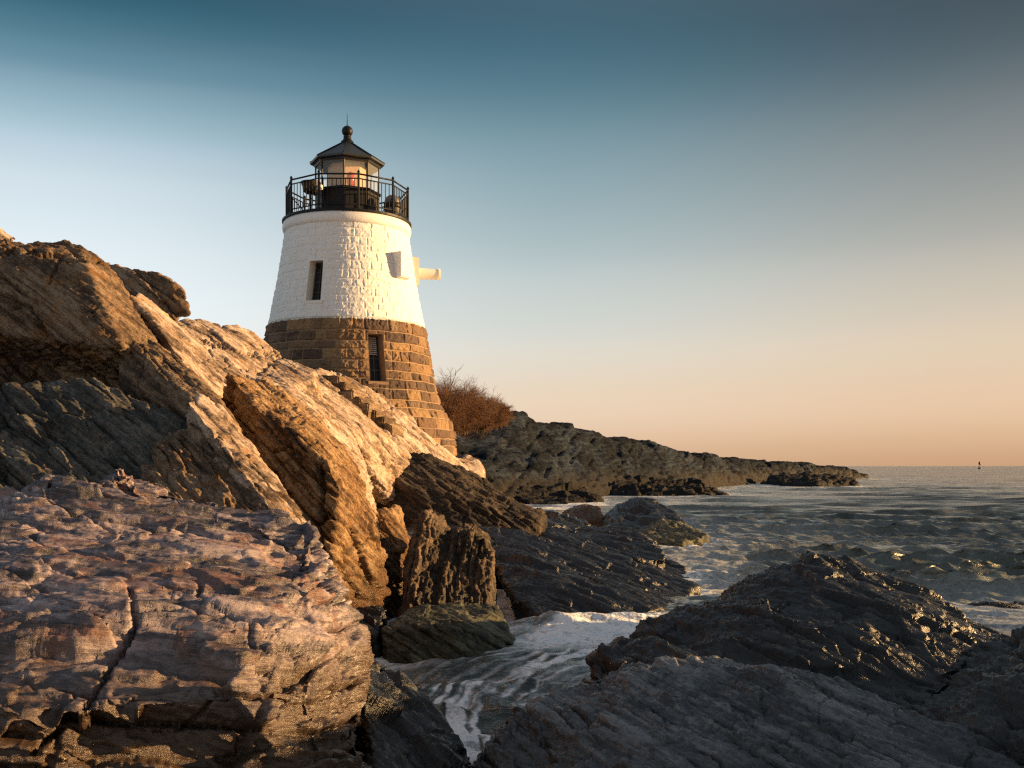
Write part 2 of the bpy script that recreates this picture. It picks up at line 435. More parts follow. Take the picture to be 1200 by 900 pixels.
PURPLE = [(0.028, 0.026, 0.031), (0.108, 0.090, 0.110), (0.38, 0.305, 0.31)]
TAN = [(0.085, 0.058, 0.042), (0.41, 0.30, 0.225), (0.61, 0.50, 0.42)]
BROWN = [(0.060, 0.040, 0.028), (0.20, 0.130, 0.080), (0.36, 0.26, 0.175)]
RUST = [(0.055, 0.028, 0.012), (0.27, 0.145, 0.058), (0.46, 0.31, 0.17)]
DARK = [(0.003, 0.0034, 0.004), (0.0085, 0.0095, 0.0115), (0.026, 0.028, 0.032)]
SLATE = [(0.008, 0.0085, 0.0095), (0.038, 0.040, 0.044), (0.17, 0.172, 0.178)]
GREENISH = [(0.022, 0.024, 0.022), (0.085, 0.085, 0.078), (0.21, 0.19, 0.165)]
GREY = [(0.003, 0.005, 0.008), (0.008, 0.0125, 0.020), (0.040, 0.056, 0.080)]
ORANGE = (0.30, 0.14, 0.04)

m_purple = rock_mat('purple_brown_rock', PURPLE, E_G, stain=(0.20, 0.098, 0.070), stain_amt=0.28, tide=(0.95, 1.55, 0.8), tide_col=(0.036, 0.022, 0.012),
                    lichen=(0.028, 0.027, 0.03), lichen_amt=0.22, rough=0.38, wet=0.27, spec=0.6, bump=0.5)
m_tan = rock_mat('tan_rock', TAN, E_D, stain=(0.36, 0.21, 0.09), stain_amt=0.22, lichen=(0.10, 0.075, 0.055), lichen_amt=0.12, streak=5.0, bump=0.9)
m_brown = rock_mat('brown_rock', BROWN, E_D, stain=ORANGE, stain_amt=0.2, lichen=(0.035, 0.026, 0.02), lichen_amt=0.15)
m_rust = rock_mat('rust_stained_rock', RUST, E_S, stain=(0.38, 0.27, 0.17), stain_amt=0.15, tide=(0.7, 1.5, 1.0), tide_col=(0.06, 0.028, 0.008), lichen=(0.03, 0.018, 0.010), lichen_amt=0.16)
m_shale = rock_mat('dark_shale', GREENISH, E_D, stain=(0.16, 0.10, 0.075), stain_amt=0.22, lichen=(0.02, 0.02, 0.02), lichen_amt=0.15, rough=0.7)
m_dark = rock_mat('wet_black_rock', DARK, E_R, stain=(0.02, 0.018, 0.018), stain_amt=0.0, tide=(0.1, 1.0, 0.6), tide_col=(0.006, 0.0065, 0.0075), rough=0.33, wet=0.24, bump=0.5, spec=0.5,
                  lichen=(0.07, 0.066, 0.06), lichen_amt=0.0)
m_slate = rock_mat('slate_grey_rock', SLATE, E_R, rough=0.27, wet=0.22, spec=0.7, bump=0.45, tide=(0.05, 0.6, 0.5), tide_col=(0.008, 0.0085, 0.0095))
m_shelf = rock_mat('washed_black_shelf', DARK, E_K, rough=0.32, wet=0.24, bump=0.45, spec=0.5)
m_dark_brown = rock_mat('dark_brown_rock', [(0.012, 0.010, 0.009), (0.042, 0.031, 0.024), (0.13, 0.09, 0.06)], E_D, stain=(0.15, 0.085, 0.04), stain_amt=0.1, tide=(0.2, 1.0, 0.6), tide_col=(0.018, 0.014, 0.011))  # dark brown stone, shared by two rocks and the ground
m_upright = rock_mat('upright_slate', [(0.025, 0.018, 0.012), (0.085, 0.058, 0.036), (0.22, 0.15, 0.10)], E_V, tide=(0.1, 0.9, 0.5), tide_col=(0.02, 0.015, 0.01), streak=8)
m_moss = rock_mat('algae_covered_rock', [(0.03, 0.03, 0.016), (0.10, 0.10, 0.055), (0.20, 0.19, 0.13)], E_R, rough=0.6, stain=(0.02, 0.02, 0.014), stain_amt=0.3)
m_head = rock_mat('grey_headland_rock', GREY, frame_of((0.95, 0.1, -0.10), (0.10, -0.22, 0.97))[1], wet=0.55, bump=0.8, spec=0.12, stain=(0.05, 0.034, 0.024), stain_amt=0.03, tide=(0.9, 2.4, 1.8), tide_col=(0.014, 0.013, 0.013), lichen=(0.05, 0.05, 0.05), lichen_amt=0.1, scale=4.0)

# big foreground boulder, lower left
A1 = hull([(-160, 668, 8.6), (0, 615, 9.1), (85, 570, 9.7), (140, 537, 10.2), (200, 560, 10), (280, 590, 9.5), (335, 603, 9.3), (370, 620, 9.1),
           (383, 655, 8.9), (398, 705, 8.6), (418, 765, 8.1), (440, 830, 7.5), (454, 905, 6.9),
           (-160, 715, 6.8), (0, 690, 7.2), (150, 680, 7.4), (300, 690, 7.6), (-160, 835, 5.4), (0, 825, 5.5), (140, 805, 5.8), (280, 795, 6.0), (375, 800, 6.5),
           (-160, 1050, 5.3), (100, 1050, 5.5), (300, 1050, 5.7), (430, 1050, 6.0)], back=3.5, dx=-1.15, dz=-1.2, floor=-0.4)
A2 = hull([(60, 580, 9.0), (140, 545, 9.6), (230, 585, 9.2), (180, 630, 8.4), (60, 640, 8.3)], back=1.0, dz=-0.6)
A3 = hull([(250, 600, 8.9), (360, 618, 8.8), (385, 660, 8.4), (350, 690, 7.9), (240, 670, 7.9)], back=1.0, dz=-0.6)
rock('boulder', 'big purple brown foreground boulder with a wet dark foot, filling the lower left corner', [A1, A2, A3], m_purple, FR_G, voxel=0.0145,
     facet=(0.16, 0.95), facet2=(0.05, 0.27), strata=(0.07, 0.17), crack=(0.06, 0.8, 0.035), fine=0.013, lump=0.10, terr=(0.26, 7), crevice=0.09, seed=3,
     grooves=[([(152, 688), (160, 730), (128, 785), (104, 826), (40, 880)], 5, 0.15)])
# black rock wedged between it and the channel
rock('rock', 'black wet rock wedged between the big foreground boulder and the churning channel',
     [hull([(400, 735, 9.2), (440, 765, 9.2), (480, 812, 8.9), (520, 855, 8.6), (548, 890, 8.4), (560, 1000, 7.2), (440, 1000, 6.7), (440, 880, 7.4), (470, 850, 8.0), (420, 780, 8.6)], back=0.8, dx=-0.4, dz=-0.5, floor=-0.4)],
     m_dark, FR_R, voxel=0.013, facet=(0.08, 0.5), facet2=(0.045, 0.16), strata=(0.035, 0.10), crack=(0.03, 0.4, 0.05), seed=5)
# dark shale bank behind
rock('rock', 'dark greenish shale slab with slanting layers behind the big foreground boulder',
     [hull([(-160, 475, 11.8), (0, 460, 12.2), (60, 448, 12.5), (112, 449, 12.5), (190, 480, 12.3), (240, 508, 12.3), (285, 560, 12.0), (310, 600, 11.6), (320, 640, 11.0),
            (-160, 650, 10.4), (150, 665, 10.2), (60, 565, 10.9), (200, 570, 11.1), (-160, 565, 10.6)], back=2.5, dz=-0.6, floor=0.4)],
     m_shale, FR_D, voxel=0.02, facet=(0.14, 0.8), facet2=(0.05, 0.22), strata=(0.09, 0.17), crack=(0.05, 0.7, 0.04), fine=0.02, seed=8)
rock('rock', 'warm brown pitted rock end tucked beside the thin sunlit ridge, over the foreground boulder',
     [hull([(178, 535, 11.6), (215, 505, 11.7), (245, 505, 11.7), (285, 545, 11.4), (325, 590, 11.0), (338, 615, 10.7), (280, 625, 10.4), (200, 600, 10.5), (170, 570, 11.0)], back=1.2, dz=-0.3)],
     m_brown, FR_S, voxel=0.016, facet=(0.08, 0.4), facet2=(0.05, 0.15), strata=(0.03, 0.12), seed=12)
# high block upper left with an overhang
C1 = hull([(-160, 278, 14), (0, 282, 14.6), (60, 281, 14.7), (96, 286, 14.7), (128, 314, 14.6), (150, 350, 14.0), (-160, 300, 14.6), (0, 300, 14.1), (100, 306, 13.6), (-160, 378, 14.0), (0, 386, 13.5), (60, 398, 13.2), (140, 402, 12.9), (178, 398, 13.7)], back=3.5, dz=-1.3)
C2 = hull([(-160, 392, 14.4), (148, 402, 14.4), (170, 430, 14.3), (150, 505, 14.0), (-160, 500, 13.9)], back=2.5)
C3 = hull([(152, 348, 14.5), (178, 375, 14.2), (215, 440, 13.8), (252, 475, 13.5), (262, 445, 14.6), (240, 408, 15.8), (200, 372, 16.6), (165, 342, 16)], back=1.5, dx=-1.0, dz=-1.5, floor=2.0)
rock('rock_outcrop', 'tall brown cliff block with a dark undercut, highest rock on the left', [C1, C2], m_brown, FR_D, voxel=0.024,
     facet=(0.05, 1.3), facet2=(0.025, 0.3), strata=(0.05, 0.3), crack=(0.08, 0.9, 0.03), fine=0.02, lump=0.03, terr=(0.06, 5), seed=14,
     grooves=[([(0, 293), (60, 300), (120, 306)], 4, 0.12), ([(0, 345), (35, 360), (55, 395)], 5, 0.12)])
rock('rock_slab', 'narrow sunlit right flank of the tall cliff block, sunlight put into its paler colour', [C3], m_tan, FR_D, voxel=0.024,
     facet=(0.04, 1.2), facet2=(0.022, 0.3), strata=(0.05, 0.2), crack=(0.06, 0.9, 0.03), lump=0.02, terr=(0.05, 5), seed=15)  # same rock as the cliff block; the paler tan carries its sunlight
rock('rock', 'brown slanting block hanging in front of the tall cliff block, beside its undercut',
     [hull([(143, 396, 13.3), (158, 386, 13.6), (200, 412, 13.3), (235, 448, 12.8), (259, 474, 12.5), (242, 486, 12.2), (200, 492, 12.4), (160, 476, 12.7), (143, 450, 13.1)], back=1.3, dx=-0.1, dz=-0.3)],
     m_brown, FR_S, voxel=0.019, facet=(0.03, 0.6), facet2=(0.02, 0.16), strata=(0.04, 0.12), lump=0.02, terr=(0.05, 5), fine=0.018, seed=17)
rock('rock', 'small layered rock perched on the skyline between the cliff block and the tower',
     [hull([(122, 308, 19), (160, 315, 18.6), (200, 328, 18.4), (217, 341, 18.3), (210, 352, 18.5), (221, 368, 18.3), (190, 376, 18.2), (140, 356, 18.2)], back=1.8, dx=-0.9, shrink=0.9)],
     m_brown, FR_D, voxel=0.03, facet=(0.06, 0.6), facet2=(0.05, 0.2), strata=(0.12, 0.14), lump=0.03, terr=(0.06, 5), seed=19)
rock('rock', 'sliver of sunlit rock peeking above the cliff block at the far left edge',
     [hull([(-90, 250, 22), (-5, 263, 22), (22, 279, 22), (5, 292, 21), (-90, 292, 21)], back=1.5, dx=-1.2)], m_tan, FR_D, voxel=0.04, facet=(0.12, 0.6), seed=20)
# pale slab between the cliff block and the tower
rock('rock_slab', 'pale tan slab sloping up to the brown tower foot, left of the stone steps',
     [hull([(195, 378, 20.5), (235, 376, 21.5), (290, 384, 22.5), (316, 405, 22.6), (328, 415, 22.3), (300, 440, 20.2), (250, 448, 17.8), (205, 408, 18.6), (262, 470, 17.2)], back=4.0, dz=-2.2, floor=1.5),
      hull([(322, 416, 22.2), (346, 426, 21.9), (369, 434, 21.6), (367, 444, 20.8), (345, 462, 19.7), (318, 458, 19.0), (285, 452, 18.6), (300, 434, 20.2)], back=2.5, dz=-1.6, floor=1.8)],
     m_tan, FR_D, voxel=0.028, facet=(0.05, 1.5), facet2=(0.025, 0.35), strata=(0.06, 0.2), crack=(0.10, 1.0, 0.03), lump=0.03, terr=(0.07, 5), seed=23,
     grooves=[([(205, 392), (290, 415), (330, 414)], 3, 0.12), ([(330, 414), (300, 440)], 3, 0.1)])
# long thin ridge
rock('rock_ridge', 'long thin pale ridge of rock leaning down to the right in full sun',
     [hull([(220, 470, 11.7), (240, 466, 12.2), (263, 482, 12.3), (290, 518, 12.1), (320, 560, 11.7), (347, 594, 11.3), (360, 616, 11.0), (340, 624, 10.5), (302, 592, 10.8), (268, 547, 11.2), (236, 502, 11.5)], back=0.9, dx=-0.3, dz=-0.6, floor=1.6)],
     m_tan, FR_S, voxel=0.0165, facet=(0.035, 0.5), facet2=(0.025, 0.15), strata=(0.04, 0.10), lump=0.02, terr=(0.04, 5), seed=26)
# rust faced block
F1 = hull([(268, 438, 16.0), (330, 451, 17.4), (375, 491, 16.8), (400, 521, 16.3), (425, 567, 15.6), (446, 625, 14.9), (440, 685, 14.3), (418, 718, 13.7), (400, 704, 13.4),
           (300, 480, 14.6), (345, 502, 14.2), (380, 532, 13.9), (398, 572, 13.6), (300, 556, 14.5), (335, 602, 13.9), (365, 642, 13.4), (385, 668, 13.1), (262, 460, 16.2), (285, 545, 15.6)], back=2.4, dx=-0.25, dz=-1.6, floor=-0.3)
rock('rock', 'tan topped block with a rust orange broken face behind the thin ridge', [F1], m_rust, FR_S, voxel=0.022,
     facet=(0.07, 1.0), facet2=(0.05, 0.26), strata=(0.06, 0.2), crack=(0.10, 0.8, 0.04), fine=0.02, lump=0.03, terr=(0.08, 5), seed=29,
     grooves=[([(376, 545), (378, 600), (372, 640), (386, 665)], 7, 0.3), ([(415, 620), (425, 660), (440, 690)], 6, 0.2)])
rock('rock_slab', 'tan weathered rock apron between the rust faced block and the stone steps',
     [hull([(300, 446, 18.5), (345, 447, 22), (385, 470, 23), (412, 500, 23), (420, 528, 22), (428, 572, 18.5), (436, 600, 16.2), (425, 570, 15.8), (400, 530, 16.3), (372, 497, 16.8), (335, 462, 17.6), (444, 612, 16.5)], back=1.4, dx=-0.7, dz=-1.8, floor=0.5)],
     m_tan, FR_D, voxel=0.025, facet=(0.06, 0.9), facet2=(0.045, 0.25), strata=(0.09, 0.16), crack=(0.11, 0.7, 0.04), lump=0.03, terr=(0.09, 5), seed=31)
# ledge the tower stands on
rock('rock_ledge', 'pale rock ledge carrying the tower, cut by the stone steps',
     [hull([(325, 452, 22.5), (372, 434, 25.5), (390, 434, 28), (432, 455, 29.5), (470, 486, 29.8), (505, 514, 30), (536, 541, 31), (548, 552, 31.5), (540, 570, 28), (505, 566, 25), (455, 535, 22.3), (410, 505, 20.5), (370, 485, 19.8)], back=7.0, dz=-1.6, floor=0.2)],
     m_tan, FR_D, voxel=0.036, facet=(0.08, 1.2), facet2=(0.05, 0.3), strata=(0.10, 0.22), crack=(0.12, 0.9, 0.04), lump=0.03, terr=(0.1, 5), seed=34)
# large dark tapering rock
rock('rock', 'large dark brown rock tapering right to the sea, below the tower ledge',
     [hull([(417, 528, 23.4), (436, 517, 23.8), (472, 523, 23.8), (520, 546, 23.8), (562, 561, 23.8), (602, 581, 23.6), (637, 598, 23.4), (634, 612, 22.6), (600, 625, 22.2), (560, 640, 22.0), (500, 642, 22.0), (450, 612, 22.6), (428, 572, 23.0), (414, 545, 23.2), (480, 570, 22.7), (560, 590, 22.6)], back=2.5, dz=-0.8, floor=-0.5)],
     m_dark_brown, FR_D, voxel=0.036, facet=(0.08, 1.0), facet2=(0.05, 0.28), strata=(0.08, 0.22), fine=0.02, lump=0.03, terr=(0.07, 5), seed=37)
rock('rock', 'small orange lit rock in the dark gap behind the upright slate boulder',
     [hull([(440, 600, 17.5), (458, 596, 17.8), (474, 628, 17.6), (470, 646, 17.2), (446, 650, 17)], back=0.8, floor=-0.2)], m_rust, FR_S, voxel=0.025, facet=(0.06, 0.4), seed=39)
rock('rock', 'low black wet ledge under the large tapering rock, at its waterline',
     [hull([(540, 606, 24), (600, 606, 25.5), (650, 607, 27), (690, 616, 27), (600, 640, 21), (520, 650, 20), (480, 660, 18.6), (430, 700, 17), (430, 640, 19), (480, 620, 21)], back=1.5, floor=-0.4)],
     m_dark, FR_R, voxel=0.035, facet=(0.14, 0.7), facet2=(0.06, 0.25), strata=(0.06, 0.16), seed=41)
# upright boulder
I1 = hull([(490, 612, 16.2), (498, 604, 16.3), (511, 612, 16.3), (528, 640, 16.2), (520, 700, 15.6), (500, 716, 15.2), (470, 716, 15.2), (474, 670, 15.6), (484, 632, 16)], back=1.0, floor=-0.4)
I2 = hull([(515, 640, 16.2), (530, 624, 16.3), (552, 620, 16.3), (568, 630, 16.2), (578, 652, 16), (575, 692, 15.7), (562, 716, 15.4), (505, 720, 15.2)], back=1.1, floor=-0.4)
rock('rock', 'upright ribbed slate boulder with two blunt peaks standing in the pool', [I1, I2], m_upright, FR_V, voxel=0.019,
     facet=(0.05, 0.5), facet2=(0.03, 0.16), strata=(0.07, 0.13), crack=(0.05, 0.5, 0.05), fine=0.028, lump=0.03, terr=(0.04, 5), seed=44)
rock('rock', 'flat topped greenish block lying in the pool, awash on all sides',
     [hull([(450, 737, 13.3), (478, 718, 14.1), (520, 711, 14.4), (560, 710, 14.5), (583, 713, 14.4), (600, 746, 13.7), (576, 777, 13.0), (545, 780, 12.7), (455, 776, 12.9), (528, 737, 13.0)], back=0.3, floor=-0.4)],
     m_moss, FR_R, voxel=0.014, facet=(0.04, 0.5), facet2=(0.02, 0.15), strata=(0.012, 0.14), lump=0.03, fine=0.008, terr=(0.03, 4), seed=47)
rock('rock', 'small black rock at the pool edge, left of the flat topped block',
     [hull([(413, 714, 13.8), (430, 710, 14), (447, 722, 13.7), (446, 742, 13.3), (415, 745, 13.1)], back=0.6, floor=-0.4)], m_dark, FR_R, voxel=0.015, facet=(0.06, 0.3), seed=49)
# sea washed shelf
K1 = hull([(578, 628, 21), (602, 614, 25), (650, 616, 26.5), (702, 625, 26), (772, 648, 25.5), (800, 664, 24), (815, 690, 21), (792, 712, 18.3), (760, 718, 17), (735, 722, 16.2), (690, 742, 15.4), (640, 732, 15.7), (600, 696, 16.8), (580, 662, 18.4), (640, 672, 17.6)], back=1.0, floor=-0.5)
K2 = hull([(668, 630, 24), (700, 622, 25), (745, 622, 25), (775, 640, 24), (780, 655, 22.5), (720, 655, 22), (675, 648, 22.5)], back=1.5, floor=-0.3)
rock('rock_shelf', 'wide black sea washed rock shelf streaked with draining water, beyond the pool', [K1, K2], m_shelf, FR_K, voxel=0.024,
     facet=(0.10, 1.0), facet2=(0.035, 0.28), strata=(0.10, 0.15), crack=(0.04, 0.9, 0.03), fine=0.022, terr=(0.08, 5), seed=52)
rock('rock', 'small sunlit brown rock in the sea just off the large tapering rock',
     [hull([(662, 608, 40), (672, 597, 41), (690, 593, 41.5), (706, 600, 41), (714, 612, 40)], back=2.0, floor=-0.5)], m_rust, FR_D, voxel=0.06, facet=(0.15, 0.7), seed=55)
rock('rock', 'rounded black rock rising from the sea beyond the washed shelf',
     [hull([(716, 614, 37), (730, 598, 38.5), (752, 589, 39.5), (775, 592, 39), (795, 604, 38), (806, 624, 35.5), (760, 630, 34), (722, 626, 34.5)], back=3.0, floor=-0.5)], m_dark, FR_R, voxel=0.055,
     facet=(0.2, 1.0), facet2=(0.08, 0.3), strata=(0.08, 0.2), seed=57)
rock('rock', 'low algae green rock breaking the waves in front of the rounded black rock',
     [hull([(745, 622, 35), (780, 612, 35.5), (808, 616, 35), (828, 630, 33), (800, 636, 32), (750, 634, 32.5)], back=1.2, floor=-0.5)], m_moss, FR_R, voxel=0.05, facet=(0.14, 0.6), facet2=(0.06, 0.2), seed=59)
# big black rocks, lower right
L1 = hull([(700, 778, 11.2), (752, 746, 11.8), (800, 717, 12.5), (850, 697, 13), (902, 667, 13.3), (955, 647, 13.5), (1000, 654, 13.6), (1050, 677, 13.5), (1100, 707, 13.4), (1150, 730, 13.2), (1220, 757, 13), (1320, 800, 13),
           (700, 800, 10.7), (800, 810, 9.9), (950, 830, 9.6), (1050, 870, 9.2), (1100, 890, 9), (1320, 920, 9), (900, 735, 11.4), (1000, 735, 11.3), (1100, 785, 10.8), (1200, 810, 10.9)], back=1.5, dz=-0.5, floor=-0.5)
rock('rock', 'largest black rock on the right with a peaked back, between the channel and open sea', [L1], m_dark, FR_R, voxel=0.017,
     facet=(0.15, 1.1), facet2=(0.045, 0.28), strata=(0.08, 0.14), crack=(0.06, 0.7, 0.04), fine=0.013, lump=0.12, seed=62)
M1 = hull([(545, 892, 8), (600, 843, 8.6), (642, 814, 9), (700, 788, 9.4), (790, 776, 9.6), (860, 778, 9.6), (940, 782, 9.4), (985, 797, 9.2), (1060, 842, 8.8), (1150, 882, 8.4), (1260, 915, 8.2),
           (520, 1000, 6.8), (600, 965, 6.8), (700, 885, 7.6), (800, 855, 7.9), (900, 862, 7.8), (980, 870, 7.8), (800, 1000, 6.3), (1000, 1000, 6.3), (1250, 1000, 6.5)], back=0.8, dz=-0.6, floor=-0.4)
rock('rock', 'long grey black foreground rock with flowing curved cracks along the bottom edge', [M1], m_slate, FR_R, voxel=0.0125,
     facet=(0.10, 0.9), facet2=(0.03, 0.24), strata=(0.07, 0.10), crack=(0.035, 0.45, 0.05), fine=0.014, lump=0.09, terr=(0.12, 6), seed=66)
rock('rock', 'dark rock at the lower right corner beside the long cracked foreground rock, with an unseen sun blocking rise added',
     [hull([(1150, 815, 9.1), (1185, 780, 9.5), (1225, 795, 9.6), (1120, 890, 8.3), (1200, 930, 8.0), (1320, 930, 7.6)], back=1.0, floor=-0.4) + [Vector((6.6, 9.0, 1.5)), Vector((8.8, 9.6, 2.2)), Vector((9.6, 7.2, 2.6)), Vector((8.9, 4.8, 2.3)), Vector((11.5, 8.0, 1.2)), Vector((11.5, 6.0, -0.4)), Vector((11.0, 10.0, -0.4))]], m_dark, FR_R, voxel=0.022, facet=(0.12, 0.7), seed=69)  # out-of-view rise added to keep low sun off the neighbouring rocks
rock('rock', 'low brown wave washed rock beside the right edge behind the peaked black rock',
     [hull([(1138, 722, 17.6), (1165, 712, 18.2), (1205, 712, 18.5), (1290, 722, 18), (1290, 745, 15.7), (1190, 745, 15.7), (1145, 735, 16.4)], back=0.6, floor=-0.4)], m_dark_brown, FR_R, voxel=0.024, facet=(0.06, 0.5), seed=71)
rock('boulder', 'pale rounded boulder on the shore just right of the tower base',
     [hull([(530, 540, 42), (545, 533, 43), (560, 540, 43), (566, 552, 42), (548, 558, 41), (530, 556, 41)], back=2.0, floor=1.0)], m_tan, FR_G, voxel=0.07, facet=(0.1, 1.0), seed=73)

FR_H, E_H = frame_of((0.95, 0.1, -0.10), (0.10, -0.22, 0.97))
# headland and the low ground under everything
H1 = hull([(440, 524, 72), (490, 509, 76), (530, 502, 80), (562, 493, 84), (604, 487, 88), (650, 500, 92), (700, 515, 98), (756, 532, 106), (805, 539, 118), (850, 543, 128),
           (520, 610, 58), (580, 594, 66), (640, 586, 74), (700, 581, 84), (800, 574, 104), (880, 567, 140), (610, 540, 80), (700, 550, 88)], back=45, dz=-2, floor=-1.0)
H2 = hull([(800, 537, 132), (868, 540, 150), (930, 543, 172), (966, 545, 184), (992, 551, 194), (1016, 557, 204), (1016, 560, 208), (900, 566, 150), (850, 568, 135)], back=30, dz=-1, floor=-1.0)
rock('headland', 'grey rocky headland sloping down into the sea', [H1, H2], m_head, FR_H, voxel=0.22, scale=3.6, facet=(0.11, 1.5), facet2=(0.045, 0.35), terr=(0.20, 6), crevice=0.10,
     strata=(0.05, 0.16), crack=(0.05, 0.8, 0.035), fine=0.016, lump=0.10, seed=80, kind='structure', cat=None)
for nm, px0, px1, pyb, pyt, d, lab in (
        ('rock', 585, 700, 590, 578, 66, 'low dark ledge at the near foot of the grey headland, awash with foam'),
        ('rock', 715, 850, 581, 571, 88, 'low dark ledge jutting from the middle of the headland foot'),
        ('rock', 930, 1012, 570, 560, 150, 'low dark ledge at the seaward tip of the headland')):
    d2 = EYE * FOC / (pyb - 546)
    w_ = px1 - px0; hgt = pyb - pyt
    pts = [(px0, pyb + 3, d2), (px0 + w_ * .1, pyt + hgt * .3, d2 * 1.03), (px0 + w_ * .35, pyt, d2 * 1.06), (px0 + w_ * .6, pyt + hgt * .2, d2 * 1.05), (px0 + w_ * .85, pyt + hgt * .5, d2 * 1.03), (px1, pyb + 3, d2 * 1.02), (px0 + w_ * .5, pyb + 4, d2 * .97)]
    rock(nm, lab, [hull(pts, back=d2 * 0.12, floor=-0.6)], m_head, FR_H, voxel=0.0011 * d2, scale=2.2, facet=(0.28, 0.9), facet2=(0.14, 0.3), terr=(0.4, 6), seed=200 + px0)
def shore_ground():
    nx, ny = 260, 320
    xs = np.linspace(-26, 9, nx); ys = np.linspace(1.5, 75, ny)
    X, Y = np.meshgrid(xs, ys)
    edge = np.interp(Y, [0, 7, 10, 14, 18, 24, 30, 40, 60, 75], [-0.9, -1.0, -1.7, -2.6, -2.4, -0.8, 1.0, -1.5, -3.0, -3.0])
    s = edge - X
    Z = np.where(s > 0, 0.38 * s ** 0.9, s * 0.6)
    Z = np.minimum(Z, np.interp(Y, [0, 5, 9, 12, 16, 22, 30, 75], [0.2, 0.3, 0.6, 1.2, 2.0, 3.6, 3.6, 3.6]))
    p = np.stack([X.ravel(), Y.ravel(), np.maximum(Z, -1.5).ravel()], 1).astype(np.float32)
    p[:, 2] += 0.25 * fbm(p / 1.3, 5, 90) - 0.05
    i = np.arange(nx * ny).reshape(ny, nx)
    F = np.stack([i[:-1, :-1], i[:-1, 1:], i[1:, 1:], i[1:, :-1]], -1).reshape(-1, 4)
    me = np_mesh('shore_ground', p, F, True, {'layer': hash1(np.floor(p[:, 2] * 6)), 'crack': np.zeros(len(p))})
    m = np.abs(p[:, 2]) < 0.12
    SHORE.append(p[m][::6, :2])
    tag(link('shore_ground', me, m_dark_brown), kind='structure')
shore_ground()
